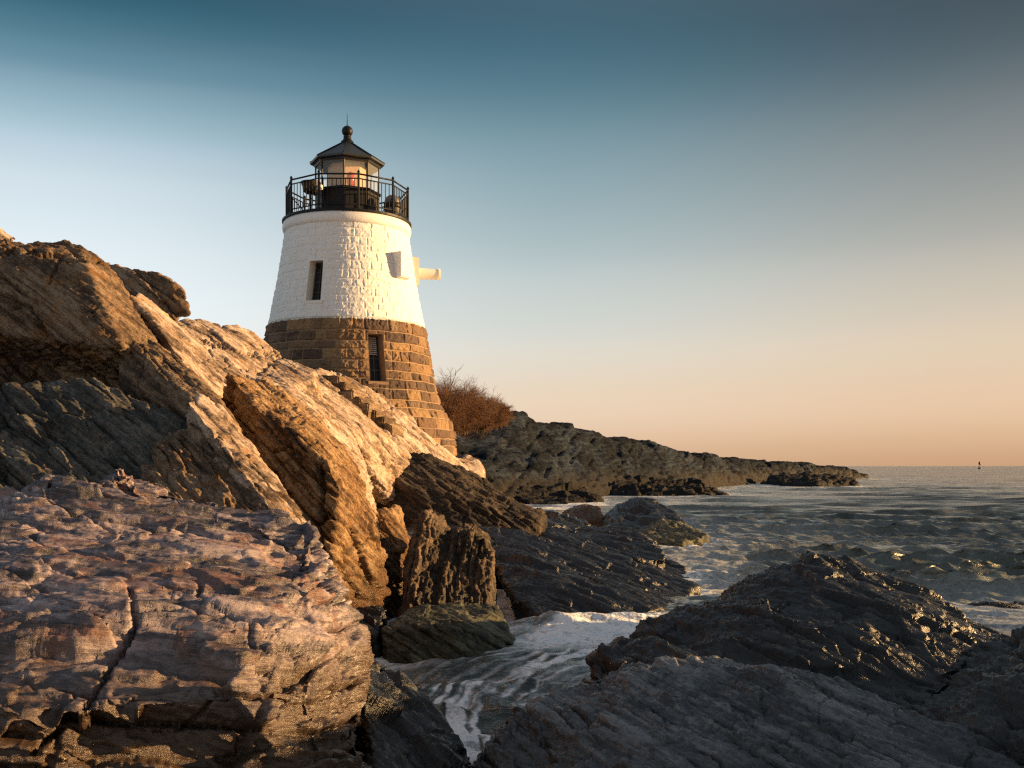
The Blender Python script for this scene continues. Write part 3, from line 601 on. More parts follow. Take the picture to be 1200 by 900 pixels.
#@SEA
# ------------------------------------------------------------------ sea
def build_sea():
    py = np.concatenate([[546.06, 546.12, 546.2, 546.3, 546.45], np.arange(546.6, 640, 0.3), np.arange(640, 1000, 0.5), np.linspace(1005, 1900, 20)])
    rows = FOC * EYE / (py - 546)
    u = np.concatenate([np.linspace(-5, -0.4, 24)[:-1], np.linspace(-0.4, -0.2, 60)[:-1], np.linspace(-0.2, 0.62, 900), np.linspace(0.62, 5, 40)[1:]])
    D, U = np.meshgrid(rows, u, indexing='ij')
    X = D * U; Y = D.copy(); ny, nx = D.shape
    spx = (np.gradient(D, axis=0) * -1).clip(1e-3); sx = np.abs(np.gradient(X, axis=1)).clip(1e-3)
    sp = np.maximum(np.abs(spx), sx)
    # distance to the nearest rock, for calmer and foamier water at the shore
    pts = np.concatenate(SHORE); kt = kdtree.KDTree(len(pts))
    for i, p in enumerate(pts): kt.insert((float(p[0]), float(p[1]), 0), i)
    kt.balance()
    dist = np.full(D.shape, 99.0, np.float32)
    for j in range(ny):
        if rows[j] > 260 or rows[j] < 5: continue
        if j % 3: dist[j] = dist[j - 1]; continue
        ii = [i for i in range(0, nx, 3) if -0.42 < u[i] < 0.66]
        dv = [kt.find((X[j, i], Y[j, i], 0))[2] for i in ii]
        dist[j] = np.interp(np.arange(nx), ii, dv)
    Z = np.zeros(D.shape, np.float64); OX = np.zeros_like(Z); OY = np.zeros_like(Z)
    rg = np.random.default_rng(5)
    for k in range(90):
        lam = 0.35 * (6 / 0.35) ** (rg.random() ** 1.25)
        th = R(258) + rg.normal() * (0.15 + 0.2 * (lam < 1.5))
        kx, ky = math.cos(th), math.sin(th); amp = 0.0115 * lam ** 0.70 * (0.5 + rg.random()) * (2.0 if lam < 1.2 else 1.0)
        ph = rg.random() * 6.28
        fade = np.clip((lam / (2.2 * sp) - 1) * 1.2, 0.5 * (lam > 2.2), 1)
        a = 2 * math.pi / lam * (kx * X + ky * Y) + ph
        Z += amp * fade * np.sin(a); OX += -kx * amp * fade * np.cos(a) * -0.9; OY += -ky * amp * fade * np.cos(a) * -0.9
    q = np.stack([X.ravel() / 7, Y.ravel() / 7, X.ravel() * 0], 1)
    gust = (0.75 + 0.55 * fbm(q, 3, 77)).reshape(D.shape)
    calm = np.interp(D, [0, 13, 18, 24, 60], [0.35, 0.5, 0.8, 1.0, 1.0]) * np.clip(0.35 + dist / 2.5, 0, 1) * np.clip(gust, 0.3, 1.5)
    Z *= calm; OX *= calm; OY *= calm
    near = np.stack([X.ravel(), Y.ravel(), X.ravel() * 0], 1)
    Z += (0.03 * fbm(near / 0.5, 4, 78)).reshape(D.shape) * np.clip(1 - D / 60, 0, 1) * np.clip(gust, 0.3, 1.4)
    # ---- the channel: water pours from the sea end down to the near pool
    path = np.array([P(800, 700, 18.2)[:2], P(745, 735, 15.9)[:2], P(690, 762, 13.9)[:2], P(620, 790, 12.3)[:2], P(560, 815, 11.2)[:2], P(510, 850, 9.9)[:2], P(500, 900, 8.6)[:2]])
    cum = np.concatenate([[0], np.cumsum(np.hypot(*np.diff(path, axis=0).T))])
    best = np.full(D.shape, 1e9); S = np.zeros_like(Z); N = np.zeros_like(Z)
    for i in range(len(path) - 1):
        a, b_ = path[i], path[i + 1]; d = b_ - a; L = np.hypot(*d)
        t = np.clip(((X - a[0]) * d[0] + (Y - a[1]) * d[1]) / L ** 2, 0, 1)
        ex = X - a[0] - t * d[0]; ey = Y - a[1] - t * d[1]; dd = np.hypot(ex, ey)
        side = (d[0] * ey - d[1] * ex) / L
        m = dd < best; best = np.where(m, dd, best); S = np.where(m, cum[i] + t * L, S); N = np.where(m, side, N)
    inch = np.exp(-(best / 1.6) ** 4)
    # height: a surge at the upper end that drops over a lip into the pool
    sl = S + 0.6 * np.sin(N * 1.7)
    lvl = np.interp(sl, [0, 1.2, 3.0, 4.4, 6.2, 7.2, 8.6, 10.5], [0.0, 0.05, 0.30, 0.12, 0.12, 0.06, -0.06, -0.1])
    Z += inch * lvl
    sn = np.stack([S.ravel() * 0.28 + 0.15 * fbm(near / 0.8, 2, 60), (N.ravel() + 0.22 * fbm(near / 1.3, 3, 66) + 0.25 * np.sin(S.ravel() * 1.1)) * 3.6, X.ravel() * 0 + 2], 1)
    stream = (fbm(sn, 2, 61) + 0.7 * fbm(sn * np.array([1.3, 2.6, 1]), 3, 62)).reshape(D.shape)
    stream2 = fbm(sn * np.array([1.5, 2.2, 1]), 4, 63).reshape(D.shape)
    Z += inch * 0.014 * stream2 * sstep(1, 4, S)
    # ---- foam (real froth on the water)
    n1 = fbm(near / 1.1 + 3, 5, 81, 0.6).reshape(D.shape); n2 = fbm(near / 0.28, 4, 82, 0.6).reshape(D.shape)
    far = np.clip(D / 26, 0.5, 5)
    shorefoam = sstep(0.72, 0.0, dist / (1.15 * far) + 0.55 * n1 + 0.2 * n2) * 0.85
    lacy = sstep(0.05, 0.45, ridged(near / 2.6, 4, 84, 0.6).reshape(D.shape) - 0.75 + 0.9 * np.exp(-dist / 3.2)) * np.clip(1.1 * np.exp(-dist / (3.5 * np.clip(D / 25, 0.6, 3))) - 0.05, 0, 0.9)
    q2 = np.stack([X.ravel() / 2.6, Y.ravel() / 1.1, X.ravel() * 0], 1)
    caps = sstep(0.15, 0.27, Z + 0.06 * n2) * sstep(0.2, 0.6, fbm(q2, 4, 85).reshape(D.shape)) * 0.5
    foam = np.maximum(np.maximum(shorefoam, lacy * 0.42), caps)
    wash = sstep(0.0, 0.55, fbm(np.stack([X.ravel() / 5, Y.ravel() / 14, X.ravel() * 0], 1), 4, 87).reshape(D.shape) + 0.75 * np.exp(-dist / 9) - 0.35) * np.exp(-dist / 16) * sstep(32, 50, D)
    foam = np.maximum(foam, wash * 0.95)
    foam = np.where(D > 26, foam, foam * 0.8)
    rush = np.exp(-((sl - 4.0) / 1.5) ** 2) * np.exp(-((best + 0.25 * n1) / 1.05) ** 4)
    cascade = sstep(4.6, 6.2, sl) * np.exp(-(best / 1.7) ** 4)
    silk = sstep(-0.15, 0.50, stream + 0.35 * n2) * (0.25 + 0.75 * sstep(-0.35, 0.3, fbm(near / 1.5, 3, 89).reshape(D.shape)))
    wisp = sstep(-0.1, 0.9, stream2 + n1 * 0.8)
    foam = foam * (1 - inch) + inch * np.maximum(sstep(0.2, 0.85, rush + 0.22 * n1 + 0.15 * n2), np.maximum(cascade * silk, 0.4 * wisp * np.exp(-dist / 0.4)))
    foam *= np.where(X > 6.2, 0.5, 1.0) * 1.0
    back = np.exp(-(((X + 1.1) / 2.0) ** 2 + ((Y - 14.4) / 1.5) ** 2))
    foam = np.maximum(foam, back * sstep(0.1, 0.7, n1 + 0.7 * n2) * 0.8)
    V = np.stack([(X + OX).ravel(), (Y + OY).ravel(), Z.ravel()], 1)
    i = np.arange(nx * ny).reshape(ny, nx)
    F = np.stack([i[:-1, :-1], i[1:, :-1], i[1:, 1:], i[:-1, 1:]], -1).reshape(-1, 4)
    milk = np.clip(np.exp(-dist / 9) * (0.75 + 0.5 * fbm(near / 5, 4, 88).reshape(D.shape)) * sstep(16.5, 19.5, D), 0, 1)
    me = np_mesh('sea', V, F, True, {'foam': np.clip(foam, 0, 1).ravel(), 'milk': milk.ravel()})
    m, nt, bs = new_mat('sea_water'); b = NB(nt)
    pos = b.n('ShaderNodeNewGeometry').outputs['Position']
    fo = b.attr('foam')
    br = b.noise(pos, 9, 6, 0.7)
    fo2 = b.math('MULTIPLY', fo, b.math('ADD', b.rng(br, 0.30, 0.62), 0.45), True)
    deep = b.mix(b.rng(b.noise(pos, 0.18, 4), 0.35, 0.65), (0.020, 0.026, 0.023), (0.042, 0.050, 0.044))
    deep = b.mix(b.attr('milk'), deep, (0.13, 0.155, 0.145))
    b.put(bs.inputs['Base Color'], b.mix(fo2, deep, (0.88, 0.89, 0.89)))
    rm = b.n('ShaderNodeMix'); b.put(rm.inputs[0], fo2); rm.inputs[2].default_value = 0.13; rm.inputs[3].default_value = 0.8
    b.put(bs.inputs['Roughness'], rm.outputs[0]); bs.inputs['IOR'].default_value = 1.333
    mp1 = b.n('ShaderNodeMapping'); mp1.inputs['Scale'].default_value = (0.6, 1.3, 1); mp1.inputs['Rotation'].default_value = (0, 0, R(-18)); b.put(mp1.inputs[0], pos)
    mp2 = b.n('ShaderNodeMapping'); mp2.inputs['Scale'].default_value = (0.05, 0.022, 1); b.put(mp2.inputs[0], pos)
    sy = b.n('ShaderNodeSeparateXYZ'); b.put(sy.inputs[0], pos)
    h = b.math('ADD', b.noise(mp1.outputs[0], 1.1, 6, 0.62, 0.3), b.math('MULTIPLY', b.noise(mp1.outputs[0], 0.25, 4, 0.6), 2.2))
    b.put(bs.inputs['Normal'], b.bump(b.noise(mp1.outputs[0], 4, 6, 0.65), 0.7, 0.05, b.bump(h, 0.8, 0.30, b.bump(b.math('MULTIPLY', b.noise(mp2.outputs[0], 1.0, 7, 0.7), b.rng(sy.outputs[1], 45, 220)), 1.0, 9.0))))
    tag(link('sea', me, m), kind='structure')
build_sea()

#@TOWER
# ------------------------------------------------------------------ lighthouse
TD = 33.0
TX = (407 - 600) / FOC * TD
TB = 2.2
def zt(z): return z - TB
tower = empty('lighthouse', (TX, TD, TB), 'white over brown stone lighthouse with a black lantern, standing on the rocks', 'lighthouse')
FACE = math.atan2(-TX, TD)          # turn so that angle 0 looks at the viewer's side
tower.rotation_euler = (0, 0, -math.atan2(TX, TD) * 0 + math.atan2(TX * -1, TD) * -1 * 0)
def ang(a): return R(a)
m_white, nt, bs = new_mat('white_painted_stone'); b = NB(nt)
pos = b.n('ShaderNodeNewGeometry').outputs['Position']
dirt = b.noise(pos, 1.6, 6, 0.65)
sqz = b.n('ShaderNodeMapping'); sqz.inputs['Scale'].default_value = (6, 6, 0.7); b.put(sqz.inputs[0], pos)
run = b.noise(sqz.outputs[0], 1.0, 5, 0.6)
c = b.mix(b.math('MULTIPLY', b.rng(dirt, 0.5, 0.75), 0.35), (0.74, 0.73, 0.715), (0.60, 0.57, 0.54))
c = b.mix(b.math('MULTIPLY', b.rng(run, 0.55, 0.72), 0.4), c, (0.56, 0.49, 0.42))
c = b.mix(b.math('MULTIPLY', b.rng(b.noise(pos, 9, 7, 0.75), 0.66, 0.72), 0.5), c, (0.42, 0.34, 0.27))
b.put(bs.inputs['Base Color'], c); bs.inputs['Roughness'].default_value = 0.65
b.put(bs.inputs['Normal'], b.bump(b.noise(pos, 26, 6, 0.7), 0.35, 0.02))
m_brownstone, nt, bs = new_mat('brown_masonry'); b = NB(nt)
pos = b.n('ShaderNodeNewGeometry').outputs['Position']
sid = b.attr('stone'); mor = b.attr('mortar')
c = b.ramp(sid, [(0.0, (0.050, 0.030, 0.022)), (0.3, (0.095, 0.056, 0.036)), (0.6, (0.17, 0.098, 0.050)), (0.85, (0.26, 0.16, 0.078)), (1.0, (0.11, 0.072, 0.050))])
c = b.mix(b.math('MULTIPLY', b.rng(b.noise(pos, 4, 6, 0.7), 0.45, 0.7), 0.45), c, (0.10, 0.06, 0.04))
c = b.mix(b.math('MULTIPLY', mor, 0.8), c, (0.34, 0.24, 0.15))
szz = b.n('ShaderNodeSeparateXYZ'); b.put(szz.inputs[0], pos)
pl_ = b.math('ADD', szz.outputs[2], b.math('MULTIPLY', b.math('SUBTRACT', b.noise(pos, 7, 6, 0.7), 0.5), 0.22))
c = b.mix(b.rng(pl_, 6.90, 6.93), c, (0.66, 0.63, 0.60))
c = b.mix(b.math('MULTIPLY', b.rng(b.noise(pos, 1.3, 4, 0.6), 0.56, 0.72), 0.35), c, (0.30, 0.22, 0.14))
b.put(bs.inputs['Base Color'], c); bs.inputs['Roughness'].default_value = 0.85
b.put(bs.inputs['Normal'], b.bump(b.noise(pos, 18, 7, 0.7), 0.6, 0.03))
m_black = plain_mat('black_iron', (0.007, 0.007, 0.009), 0.5, 0.0, 0.3, 6)
m_black.node_tree.nodes['Principled BSDF'].inputs['Specular IOR Level'].default_value = 0.2
m_roof = plain_mat('dark_roof_metal', (0.010, 0.014, 0.018), 0.45, 0.0, 0.25, 5)
m_cream = plain_mat('cream_paint', (0.74, 0.70, 0.63), 0.5, 0, 0.06, 4)
m_pane_dark = plain_mat('dark_window_glass', (0.012, 0.013, 0.014), 0.12, 0, 0.2, 3)
m_frame = plain_mat('dark_window_frame', (0.03, 0.028, 0.026), 0.5)
m_slat = plain_mat('grey_louver', (0.45, 0.43, 0.40), 0.6)
m_tan_panel = plain_mat('tan_lantern_panel', (0.46, 0.31, 0.20), 0.8, 0, 0.08, 3)
m_glass, nt, bs = new_mat('lantern_glass')
bs.inputs['Base Color'].default_value = (0.9, 0.95, 0.95, 1); bs.inputs['Roughness'].default_value = 0.03; bs.inputs['Alpha'].default_value = 0.14; bs.inputs['IOR'].default_value = 1.45
m_red, nt, bs = new_mat('red_lens_glass')
bs.inputs['Base Color'].default_value = (0.45, 0.012, 0.03, 1); bs.inputs['Roughness'].default_value = 0.12

Z_RAD = [2.2, 3.0, 3.62, 3.66, 3.95, 4.0, 4.18, 4.5, 4.92, 6.0, 6.98, 8.4, 10.0]
R_RAD = [3.48, 3.46, 3.44, 3.36, 3.33, 3.24, 3.13, 2.96, 2.83, 2.64, 2.475, 2.19, 1.95]
def rad(z): return np.interp(z, Z_RAD, R_RAD)
def masonry(name, z0, z1, seed, courses, lens, bulge, rough, mortar_w, holes, mat, smooth_bias=0.0):
    """courses of roughly squared stones in real relief around the tower; holes: (angle0, angle1, z0, z1)"""
    rg = np.random.default_rng(seed)
    zs = [z0]
    while zs[-1] < z1 - courses[0] * 0.6: zs.append(zs[-1] + rg.uniform(*courses))
    zs[-1] = z1; zs = np.array(zs); nc = len(zs) - 1
    dth = 0.0068; nth = int(2 * math.pi / dth); th = np.linspace(-math.pi, math.pi, nth, endpoint=False)
    nz = int((z1 - z0) / 0.0185); zz = np.linspace(z0, z1, nz)
    TH, ZZ = np.meshgrid(th, zz); Rr = rad(ZZ)
    base = np.stack([(Rr * np.sin(TH)).ravel(), (-Rr * np.cos(TH)).ravel(), ZZ.ravel()], 1).astype(np.float32)
    wz = 0.03 * fbm(base / 0.7, 3, seed).reshape(TH.shape)
    ci = np.clip(np.searchsorted(zs, ZZ + wz, side='right') - 1, 0, nc - 1)
    zc0 = zs[ci]; zc1 = zs[ci + 1]
    dv = np.minimum(ZZ + wz - zc0, zc1 - ZZ - wz)
    sid = np.zeros(TH.shape); dh = np.zeros(TH.shape); cu = np.zeros(TH.shape); hw = np.zeros(TH.shape)
    arc = TH * 2.6 + 0.02 * fbm(base / 0.3, 2, seed + 4).reshape(TH.shape)
    for k in range(nc):
        e = [-8.4]
        while e[-1] < 8.4: e.append(e[-1] + rg.uniform(*lens) * (1.3 if rg.random() < 0.25 else 1))
        e = np.array(e); m = ci == k
        j = np.clip(np.searchsorted(e, arc[m], side='right') - 1, 0, len(e) - 2)
        sid[m] = hash1(j + k * 977, seed); dh[m] = np.minimum(arc[m] - e[j], e[j + 1] - arc[m])
        cu[m] = (arc[m] - 0.5 * (e[j] + e[j + 1]))
    # now and then a course is split in two
    dmin = np.minimum(dh, np.abs(dv))
    mort = 1 - sstep(mortar_w * 0.4, mortar_w, dmin)
    pil = sstep(0.0, 0.045, dmin)
    tilt = (hash1((sid * 1e6).ravel().astype(np.int64), seed + 2).reshape(TH.shape) - 0.5)
    chips = (ridged(base / 0.16, 4, seed + 9, 0.6)).reshape(TH.shape)
    f1, f2, idh, off = voronoi(base / 0.19 + 0.25 * fbm(base / 0.2, 2, seed + 14)[:, None], seed + 12)
    rd = np.stack([((idh >> np.uint32(k)) & np.uint32(255)).astype(np.float32) / 127.5 - 1 for k in (2, 9, 17)], 1)
    fac = (off * rd).sum(1).reshape(TH.shape)
    d = bulge * pil * (0.5 + 0.8 * sid) + pil * (bulge * 0.9 * tilt * cu * 3 + rough * (0.5 * chips + 1.0 * fac)) - 0.012 * mort
    keep = np.ones((nz - 1, nth), bool)
    for a0, a1, h0, h1 in holes:
        ed = np.maximum(np.maximum(a0 - TH, TH - a1) * 2.4, np.maximum(h0 - ZZ, ZZ - h1))
        d = d * sstep(0.0, 0.12, ed) + 0.02 * (1 - sstep(0.0, 0.12, ed)); mort = mort * sstep(0, 0.06, ed)
        tc_ = 0.5 * (TH + np.roll(TH, -1, 1))[:-1]; zc_ = 0.5 * (ZZ[:-1] + ZZ[1:])
        keep &= ~((tc_ > a0) & (tc_ < a1) & (zc_ > h0) & (zc_ < h1))
    rr = Rr + d
    V = np.stack([(rr * np.sin(TH)).ravel(), (-rr * np.cos(TH)).ravel(), (ZZ - TB).ravel()], 1)
    i = np.arange(nz * nth).reshape(nz, nth); r_ = np.roll(i, -1, 1)
    F = np.stack([i[:-1], r_[:-1], r_[1:], i[1:]], -1)[keep]
    me = np_mesh(name, V, F.reshape(-1, 4), True, {'stone': sid.ravel(), 'mortar': mort.ravel()})
    return link(name, me, mat, tower)
VA = R(-9.3)                         # the tower stands left of the view axis: angle of its side that faces the viewer
def off_ang(px, r, py):              # angle on the wall that shows at a photo column
    return math.asin(max(-1, min(1, (px - 407) / 37.9 / r))) - VA * 0 + 0.16 * 0
W1 = (off_ang(362.5, 2.27, 330) , off_ang(378.5, 2.27, 330), 7.46, 8.70)
W2 = (off_ang(431.5, 2.72, 420), off_ang(449.0, 2.72, 420), 5.02, 6.45)
ROT = math.atan2(TX, TD)             # wall angles above are measured from the line of sight
tower.rotation_euler = (0, 0, -ROT)
masonry('stone_base', 2.2, 6.96, 21, (0.22, 0.34), (0.25, 0.8), 0.020, 0.036, 0.017, [W2], m_brownstone)
masonry('white_wall', 6.965, 9.95, 22, (0.20, 0.30), (0.25, 0.8), 0.004, 0.016, 0.007, [W1], m_white)

def window(wdef, depth, frame_mat, pane_mat, reveal_mat, slat):
    a0, a1, z0, z1 = wdef; ac = 0.5 * (a0 + a1); rm_ = float(rad(np.array(0.5 * (z0 + z1))))
    w = (a1 - a0) * rm_
    def L(t, dn, z):       # t across, dn outwards from the wall at half height
        rr = float(rad(np.array(z))) + dn; a = ac + t / rm_
        return Vector((rr * math.sin(a), -rr * math.cos(a), z - TB))
    h = w / 2
    bm = bmesh.new()
    F_ = [L(-h, 0.022, z0), L(h, 0.022, z0), L(h, 0.022, z1), L(-h, 0.022, z1)]
    B_ = [L(-h * 0.96, -depth, z0), L(h * 0.96, -depth, z0), L(h * 0.96, -depth, z1), L(-h * 0.96, -depth, z1)]
    fv = [bm.verts.new(p) for p in F_]; bv = [bm.verts.new(p) for p in B_]
    for i in range(4): bm.faces.new((fv[i], bv[i], bv[(i + 1) % 4], fv[(i + 1) % 4]))
    win = link('window', bm_mesh('window_reveal', bm), reveal_mat, tower)
    bm = bmesh.new(); g = 0.03
    q = [bm.verts.new(p) for p in (L(-h * 0.95, -depth + g, z0), L(h * 0.95, -depth + g, z0), L(h * 0.95, -depth + g, z1), L(-h * 0.95, -depth + g, z1))]
    bm.faces.new(q)
    link('pane', bm_mesh('pane', bm), pane_mat, win)
    bm = bmesh.new(); s = 0.028
    def bar(t0, za, t1, zb): add_tube(bm, L(t0, -depth + g + 0.012, za), L(t1, -depth + g + 0.012, zb), s * 0.8, n=4)
    bar(-h * 0.9, z0, -h * 0.9, z1); bar(h * 0.9, z0, h * 0.9, z1); bar(-h * .9, z0 + s, h * .9, z0 + s); bar(-h * .9, z1 - s, h * .9, z1 - s)
    bar(0, z0, 0, z1)
    for k in (1, 2, 3): bar(-h * .9, z0 + (z1 - z0) * k / 4, h * .9, z0 + (z1 - z0) * k / 4)
    link('frame', bm_mesh('frame', bm), frame_mat, win)
    bm = bmesh.new()
    a_ = [L(-h - 0.06, 0.06, z0 - 0.004), L(h + 0.06, 0.06, z0 - 0.004), L(h + 0.06, -0.1, z0 + 0.012), L(-h - 0.06, -0.1, z0 + 0.012)]
    lo = [bm.verts.new(p - Vector((0, 0, 0.09))) for p in a_]; hi = [bm.verts.new(p) for p in a_]
    bm.faces.new(hi); bm.faces.new(lo[::-1])
    for i in range(4): bm.faces.new((lo[i], lo[(i + 1) % 4], hi[(i + 1) % 4], hi[i]))
    link('sill', bm_mesh('sill', bm), reveal_mat, win)
    if slat:
        bm = bmesh.new()
        for k in range(9):
            za = z1 - 0.06 - k * 0.062
            v4 = [bm.verts.new(p) for p in (L(-h * .86, -depth + 0.05, za), L(h * .55, -depth + 0.05, za), L(h * .55, -depth + 0.085, za - 0.045), L(-h * .86, -depth + 0.085, za - 0.045))]
            bm.faces.new(v4)
        link('louver', bm_mesh('louver', bm), m_slat, win)
    return win
m_jamb = plain_mat('brown_jamb_stone', (0.20, 0.13, 0.08), 0.8, 0, 0.3, 7, 0.4)
window(W1, 0.36, m_frame, m_pane_dark, m_cream, False)
window(W2, 0.34, m_frame, m_pane_dark, m_jamb, True)

def lathe(name, prof, mat, n=64, parent=None, smooth=True, a0=0.0):
    bm = bmesh.new(); add_lathe(bm, [(r, z - TB) for r, z in prof], n, a0)
    me = bm_mesh(name, bm, smooth)
    return link(name, me, mat, parent or tower)
lathe('cornice', [(1.90, 9.90), (1.97, 9.90), (2.02, 9.94), (2.045, 10.02), (2.045, 10.10), (2.03, 10.19), (2.0, 10.235), (1.0, 10.235)], m_white, 96)
bm = bmesh.new(); add_lathe(bm, [(0.3, 10.236 - TB), (2.0, 10.236 - TB), (2.06, 10.25 - TB), (2.06, 10.31 - TB), (0.3, 10.31 - TB)], 60)
link('gallery_deck', bm_mesh('gallery_deck', bm), m_black, tower)
# railing of ten bays
rail = link('railing', (lambda bm: (add_lathe(bm, [(1.93, 10.312 - TB), (2.0, 10.312 - TB), (2.0, 10.335 - TB), (1.93, 10.335 - TB), (1.93, 10.312 - TB)], 10, R(10)), bm_mesh('railing', bm))[1])(bmesh.new()), m_black, tower)
RR = 1.95
def rp(k, z, r=RR): a = R(10 + 36 * k); return Vector((r * math.sin(a), -r * math.cos(a), z - TB))
for z, nm, rr in ((11.39, 'top_rail', 0.027), (11.25, 'middle_rail', 0.020), (10.47, 'bottom_rail', 0.020)):
    bm = bmesh.new()
    for k in range(10): add_tube(bm, rp(k, z), rp(k + 1, z), rr, n=6)
    link(nm, bm_mesh(nm, bm, True), m_black, rail)
bm = bmesh.new(); add_tube(bm, (0, 0, 0), (0, 0, 1.13), 0.034, n=8); add_tube(bm, (0, 0, 1.13), (0, 0, 1.20), 0.05, 0.015, n=8); add_tube(bm, (0, 0, 0), (0, 0, 0.04), 0.07, n=8)
post_me = bm_mesh('post', bm)
bm = bmesh.new(); add_tube(bm, (0, 0, 0), (0, 0, 0.78), 0.0135, n=5); bal_me = bm_mesh('baluster', bm)
for k in range(10):
    link('post', post_me, m_black, rail, rp(k, 10.312))
    for j in range(1, 9):
        p = rp(k, 10.47).lerp(rp(k + 1, 10.47), j / 9); link('baluster', bal_me, m_black, rail, p)
for k in range(10):
    bm = bmesh.new(); add_tube(bm, rp(k, 10.85, 1.94), rp(k, 10.33, 1.35), 0.016, n=5); link('stay', bm_mesh('stay', bm), m_black, rail)
# lantern
OA = -6.0
def op(k, r, z): a = R(OA + 45 * k); return Vector((r * math.sin(a), -r * math.cos(a), z - TB))
lant = link('lantern_room', (lambda bm: (add_lathe(bm, [(1.03, 10.312 - TB), (1.06, 10.312 - TB), (1.06, 10.40 - TB), (1.03, 10.40 - TB), (1.03, 11.20 - TB), (1.08, 11.20 - TB), (1.08, 11.27 - TB), (0.9, 11.27 - TB), (0.9, 10.33 - TB)], 8, R(OA)), bm_mesh('lantern_room', bm))[1])(bmesh.new()), m_black, tower)
for k in range(8):
    bm = bmesh.new(); q = [bm.verts.new(p) for p in (op(k, 1.0, 11.27), op(k + 1, 1.0, 11.27), op(k + 1, 1.0, 12.12), op(k, 1.0, 12.12))]; bm.faces.new(q)
    link('pane', bm_mesh('pane', bm), m_glass, lant)
    bm = bmesh.new(); add_tube(bm, op(k, 1.01, 11.27), op(k, 1.01, 12.14), 0.026, n=6); link('mullion', bm_mesh('mullion', bm), m_black, lant)
bm = bmesh.new()
for k, zlo in ((0, 11.30), (7, 11.30), (1, 11.30), (6, 11.3)):
    br_ = 0.62
    a_, b_, c_, d_ = op(k, br_, zlo), op(k + 1, br_, zlo), op(k + 1, br_, 12.12), op(k, br_, 12.12)
    n_ = 24
    top = []; bot = []
    for i in range(n_ + 1):
        t = i / n_; w_ = 1.0
        top.append(bm.verts.new(Vector(((d_.lerp(c_, t)).x * w_, (d_.lerp(c_, t)).y * w_, d_.z)))); bot.append(bm.verts.new(Vector(((a_.lerp(b_, t)).x * w_, (a_.lerp(b_, t)).y * w_, a_.z))))
    for i in range(n_): bm.faces.new((bot[i], bot[i + 1], top[i + 1], top[i]))
link('panel', bm_mesh('panel', bm), m_tan_panel, lant)  # plain tan panel set inside the lantern panes
roof = link('lantern_roof', (lambda bm: (add_lathe(bm, [(0.95, 12.10 - TB), (1.05, 12.10 - TB), (1.08, 12.16 - TB), (1.19, 12.19 - TB), (1.20, 12.25 - TB), (0.62, 12.60 - TB), (0.22, 12.86 - TB), (0.0, 12.90 - TB)], 8, R(OA)), bm_mesh('lantern_roof', bm))[1])(bmesh.new()), m_roof, tower)
bm = bmesh.new()
for k in range(8): add_tube(bm, op(k, 1.2, 12.255), op(k, 0.22, 12.87), 0.022, n=5)
link('roof_seam', bm_mesh('roof_seam', bm), m_black, roof)
prof = [(0.20, 12.82), (0.20, 12.95), (0.15, 12.98), (0.12, 13.06), (0.13, 13.10), (0.10, 13.12)]
prof += [(0.178 * math.cos(t), 13.28 + 0.178 * math.sin(t)) for t in np.linspace(-1.1, 1.5, 12)] + [(0.0, 13.459)]
lathe('ventilator_ball', prof, m_black, 24)
bm = bmesh.new(); add_tube(bm, (0, 0, 13.47 - TB), (0, 0, 13.86 - TB), 0.022, 0.006, n=6); link('lightning_rod', bm_mesh('lightning_rod', bm), m_black, tower)
# projecting boxes on the sea side
def radial_box(bm, a, z0, z1, r0, r1, w, slope=0.0):
    ca, sa = math.sin(a), -math.cos(a); t = Vector((math.cos(a), math.sin(a), 0)); o = Vector((ca, sa, 0))
    vs_ = []
    for r, z in ((r0, z0), (r1, z0 + slope), (r1, z1), (r0, z1)):
        for s in (-1, 1): vs_.append(bm.verts.new(o * r + t * (s * w / 2) + Vector((0, 0, z - TB))))
    for i in range(4):
        a_, b_, c_, d_ = vs_[2 * i], vs_[2 * i + 1], vs_[(2 * i + 3) % 8], vs_[(2 * i + 2) % 8]
        bm.faces.new((a_, b_, c_, d_))
    bm.faces.new(vs_[0::2]); bm.faces.new(vs_[1::2][::-1])
bm = bmesh.new(); radial_box(bm, R(48), 8.12, 9.12, 1.6, 2.42, 0.50, 0.22); bmesh.ops.recalc_face_normals(bm, faces=bm.faces)
bmesh.ops.bevel(bm, geom=bm.edges[:], offset=0.02, segments=2, affect='EDGES')
link('window_hood', bm_mesh('window_hood', bm), m_white, tower)
bm = bmesh.new(); radial_box(bm, R(92), 8.25, 9.28, 1.7, 2.30, 0.42, 0.10); bmesh.ops.recalc_face_normals(bm, faces=bm.faces)
bmesh.ops.bevel(bm, geom=bm.edges[:], offset=0.03, segments=2, affect='EDGES')
horn = link('horn_bracket', bm_mesh('horn_bracket', bm), m_cream, tower)
bm = bmesh.new(); a = R(97); o = Vector((math.sin(a), -math.cos(a), 0)); z = Vector((0, 0, 8.82 - TB))
add_tube(bm, o * 2.28 + z, o * 3.0 + z, 0.19, 0.17, 16); add_tube(bm, o * 2.98 + z, o * 3.04 + z, 0.20, 0.19, 16)
link('horn_pipe', bm_mesh('horn_pipe', bm, False), m_cream, horn)

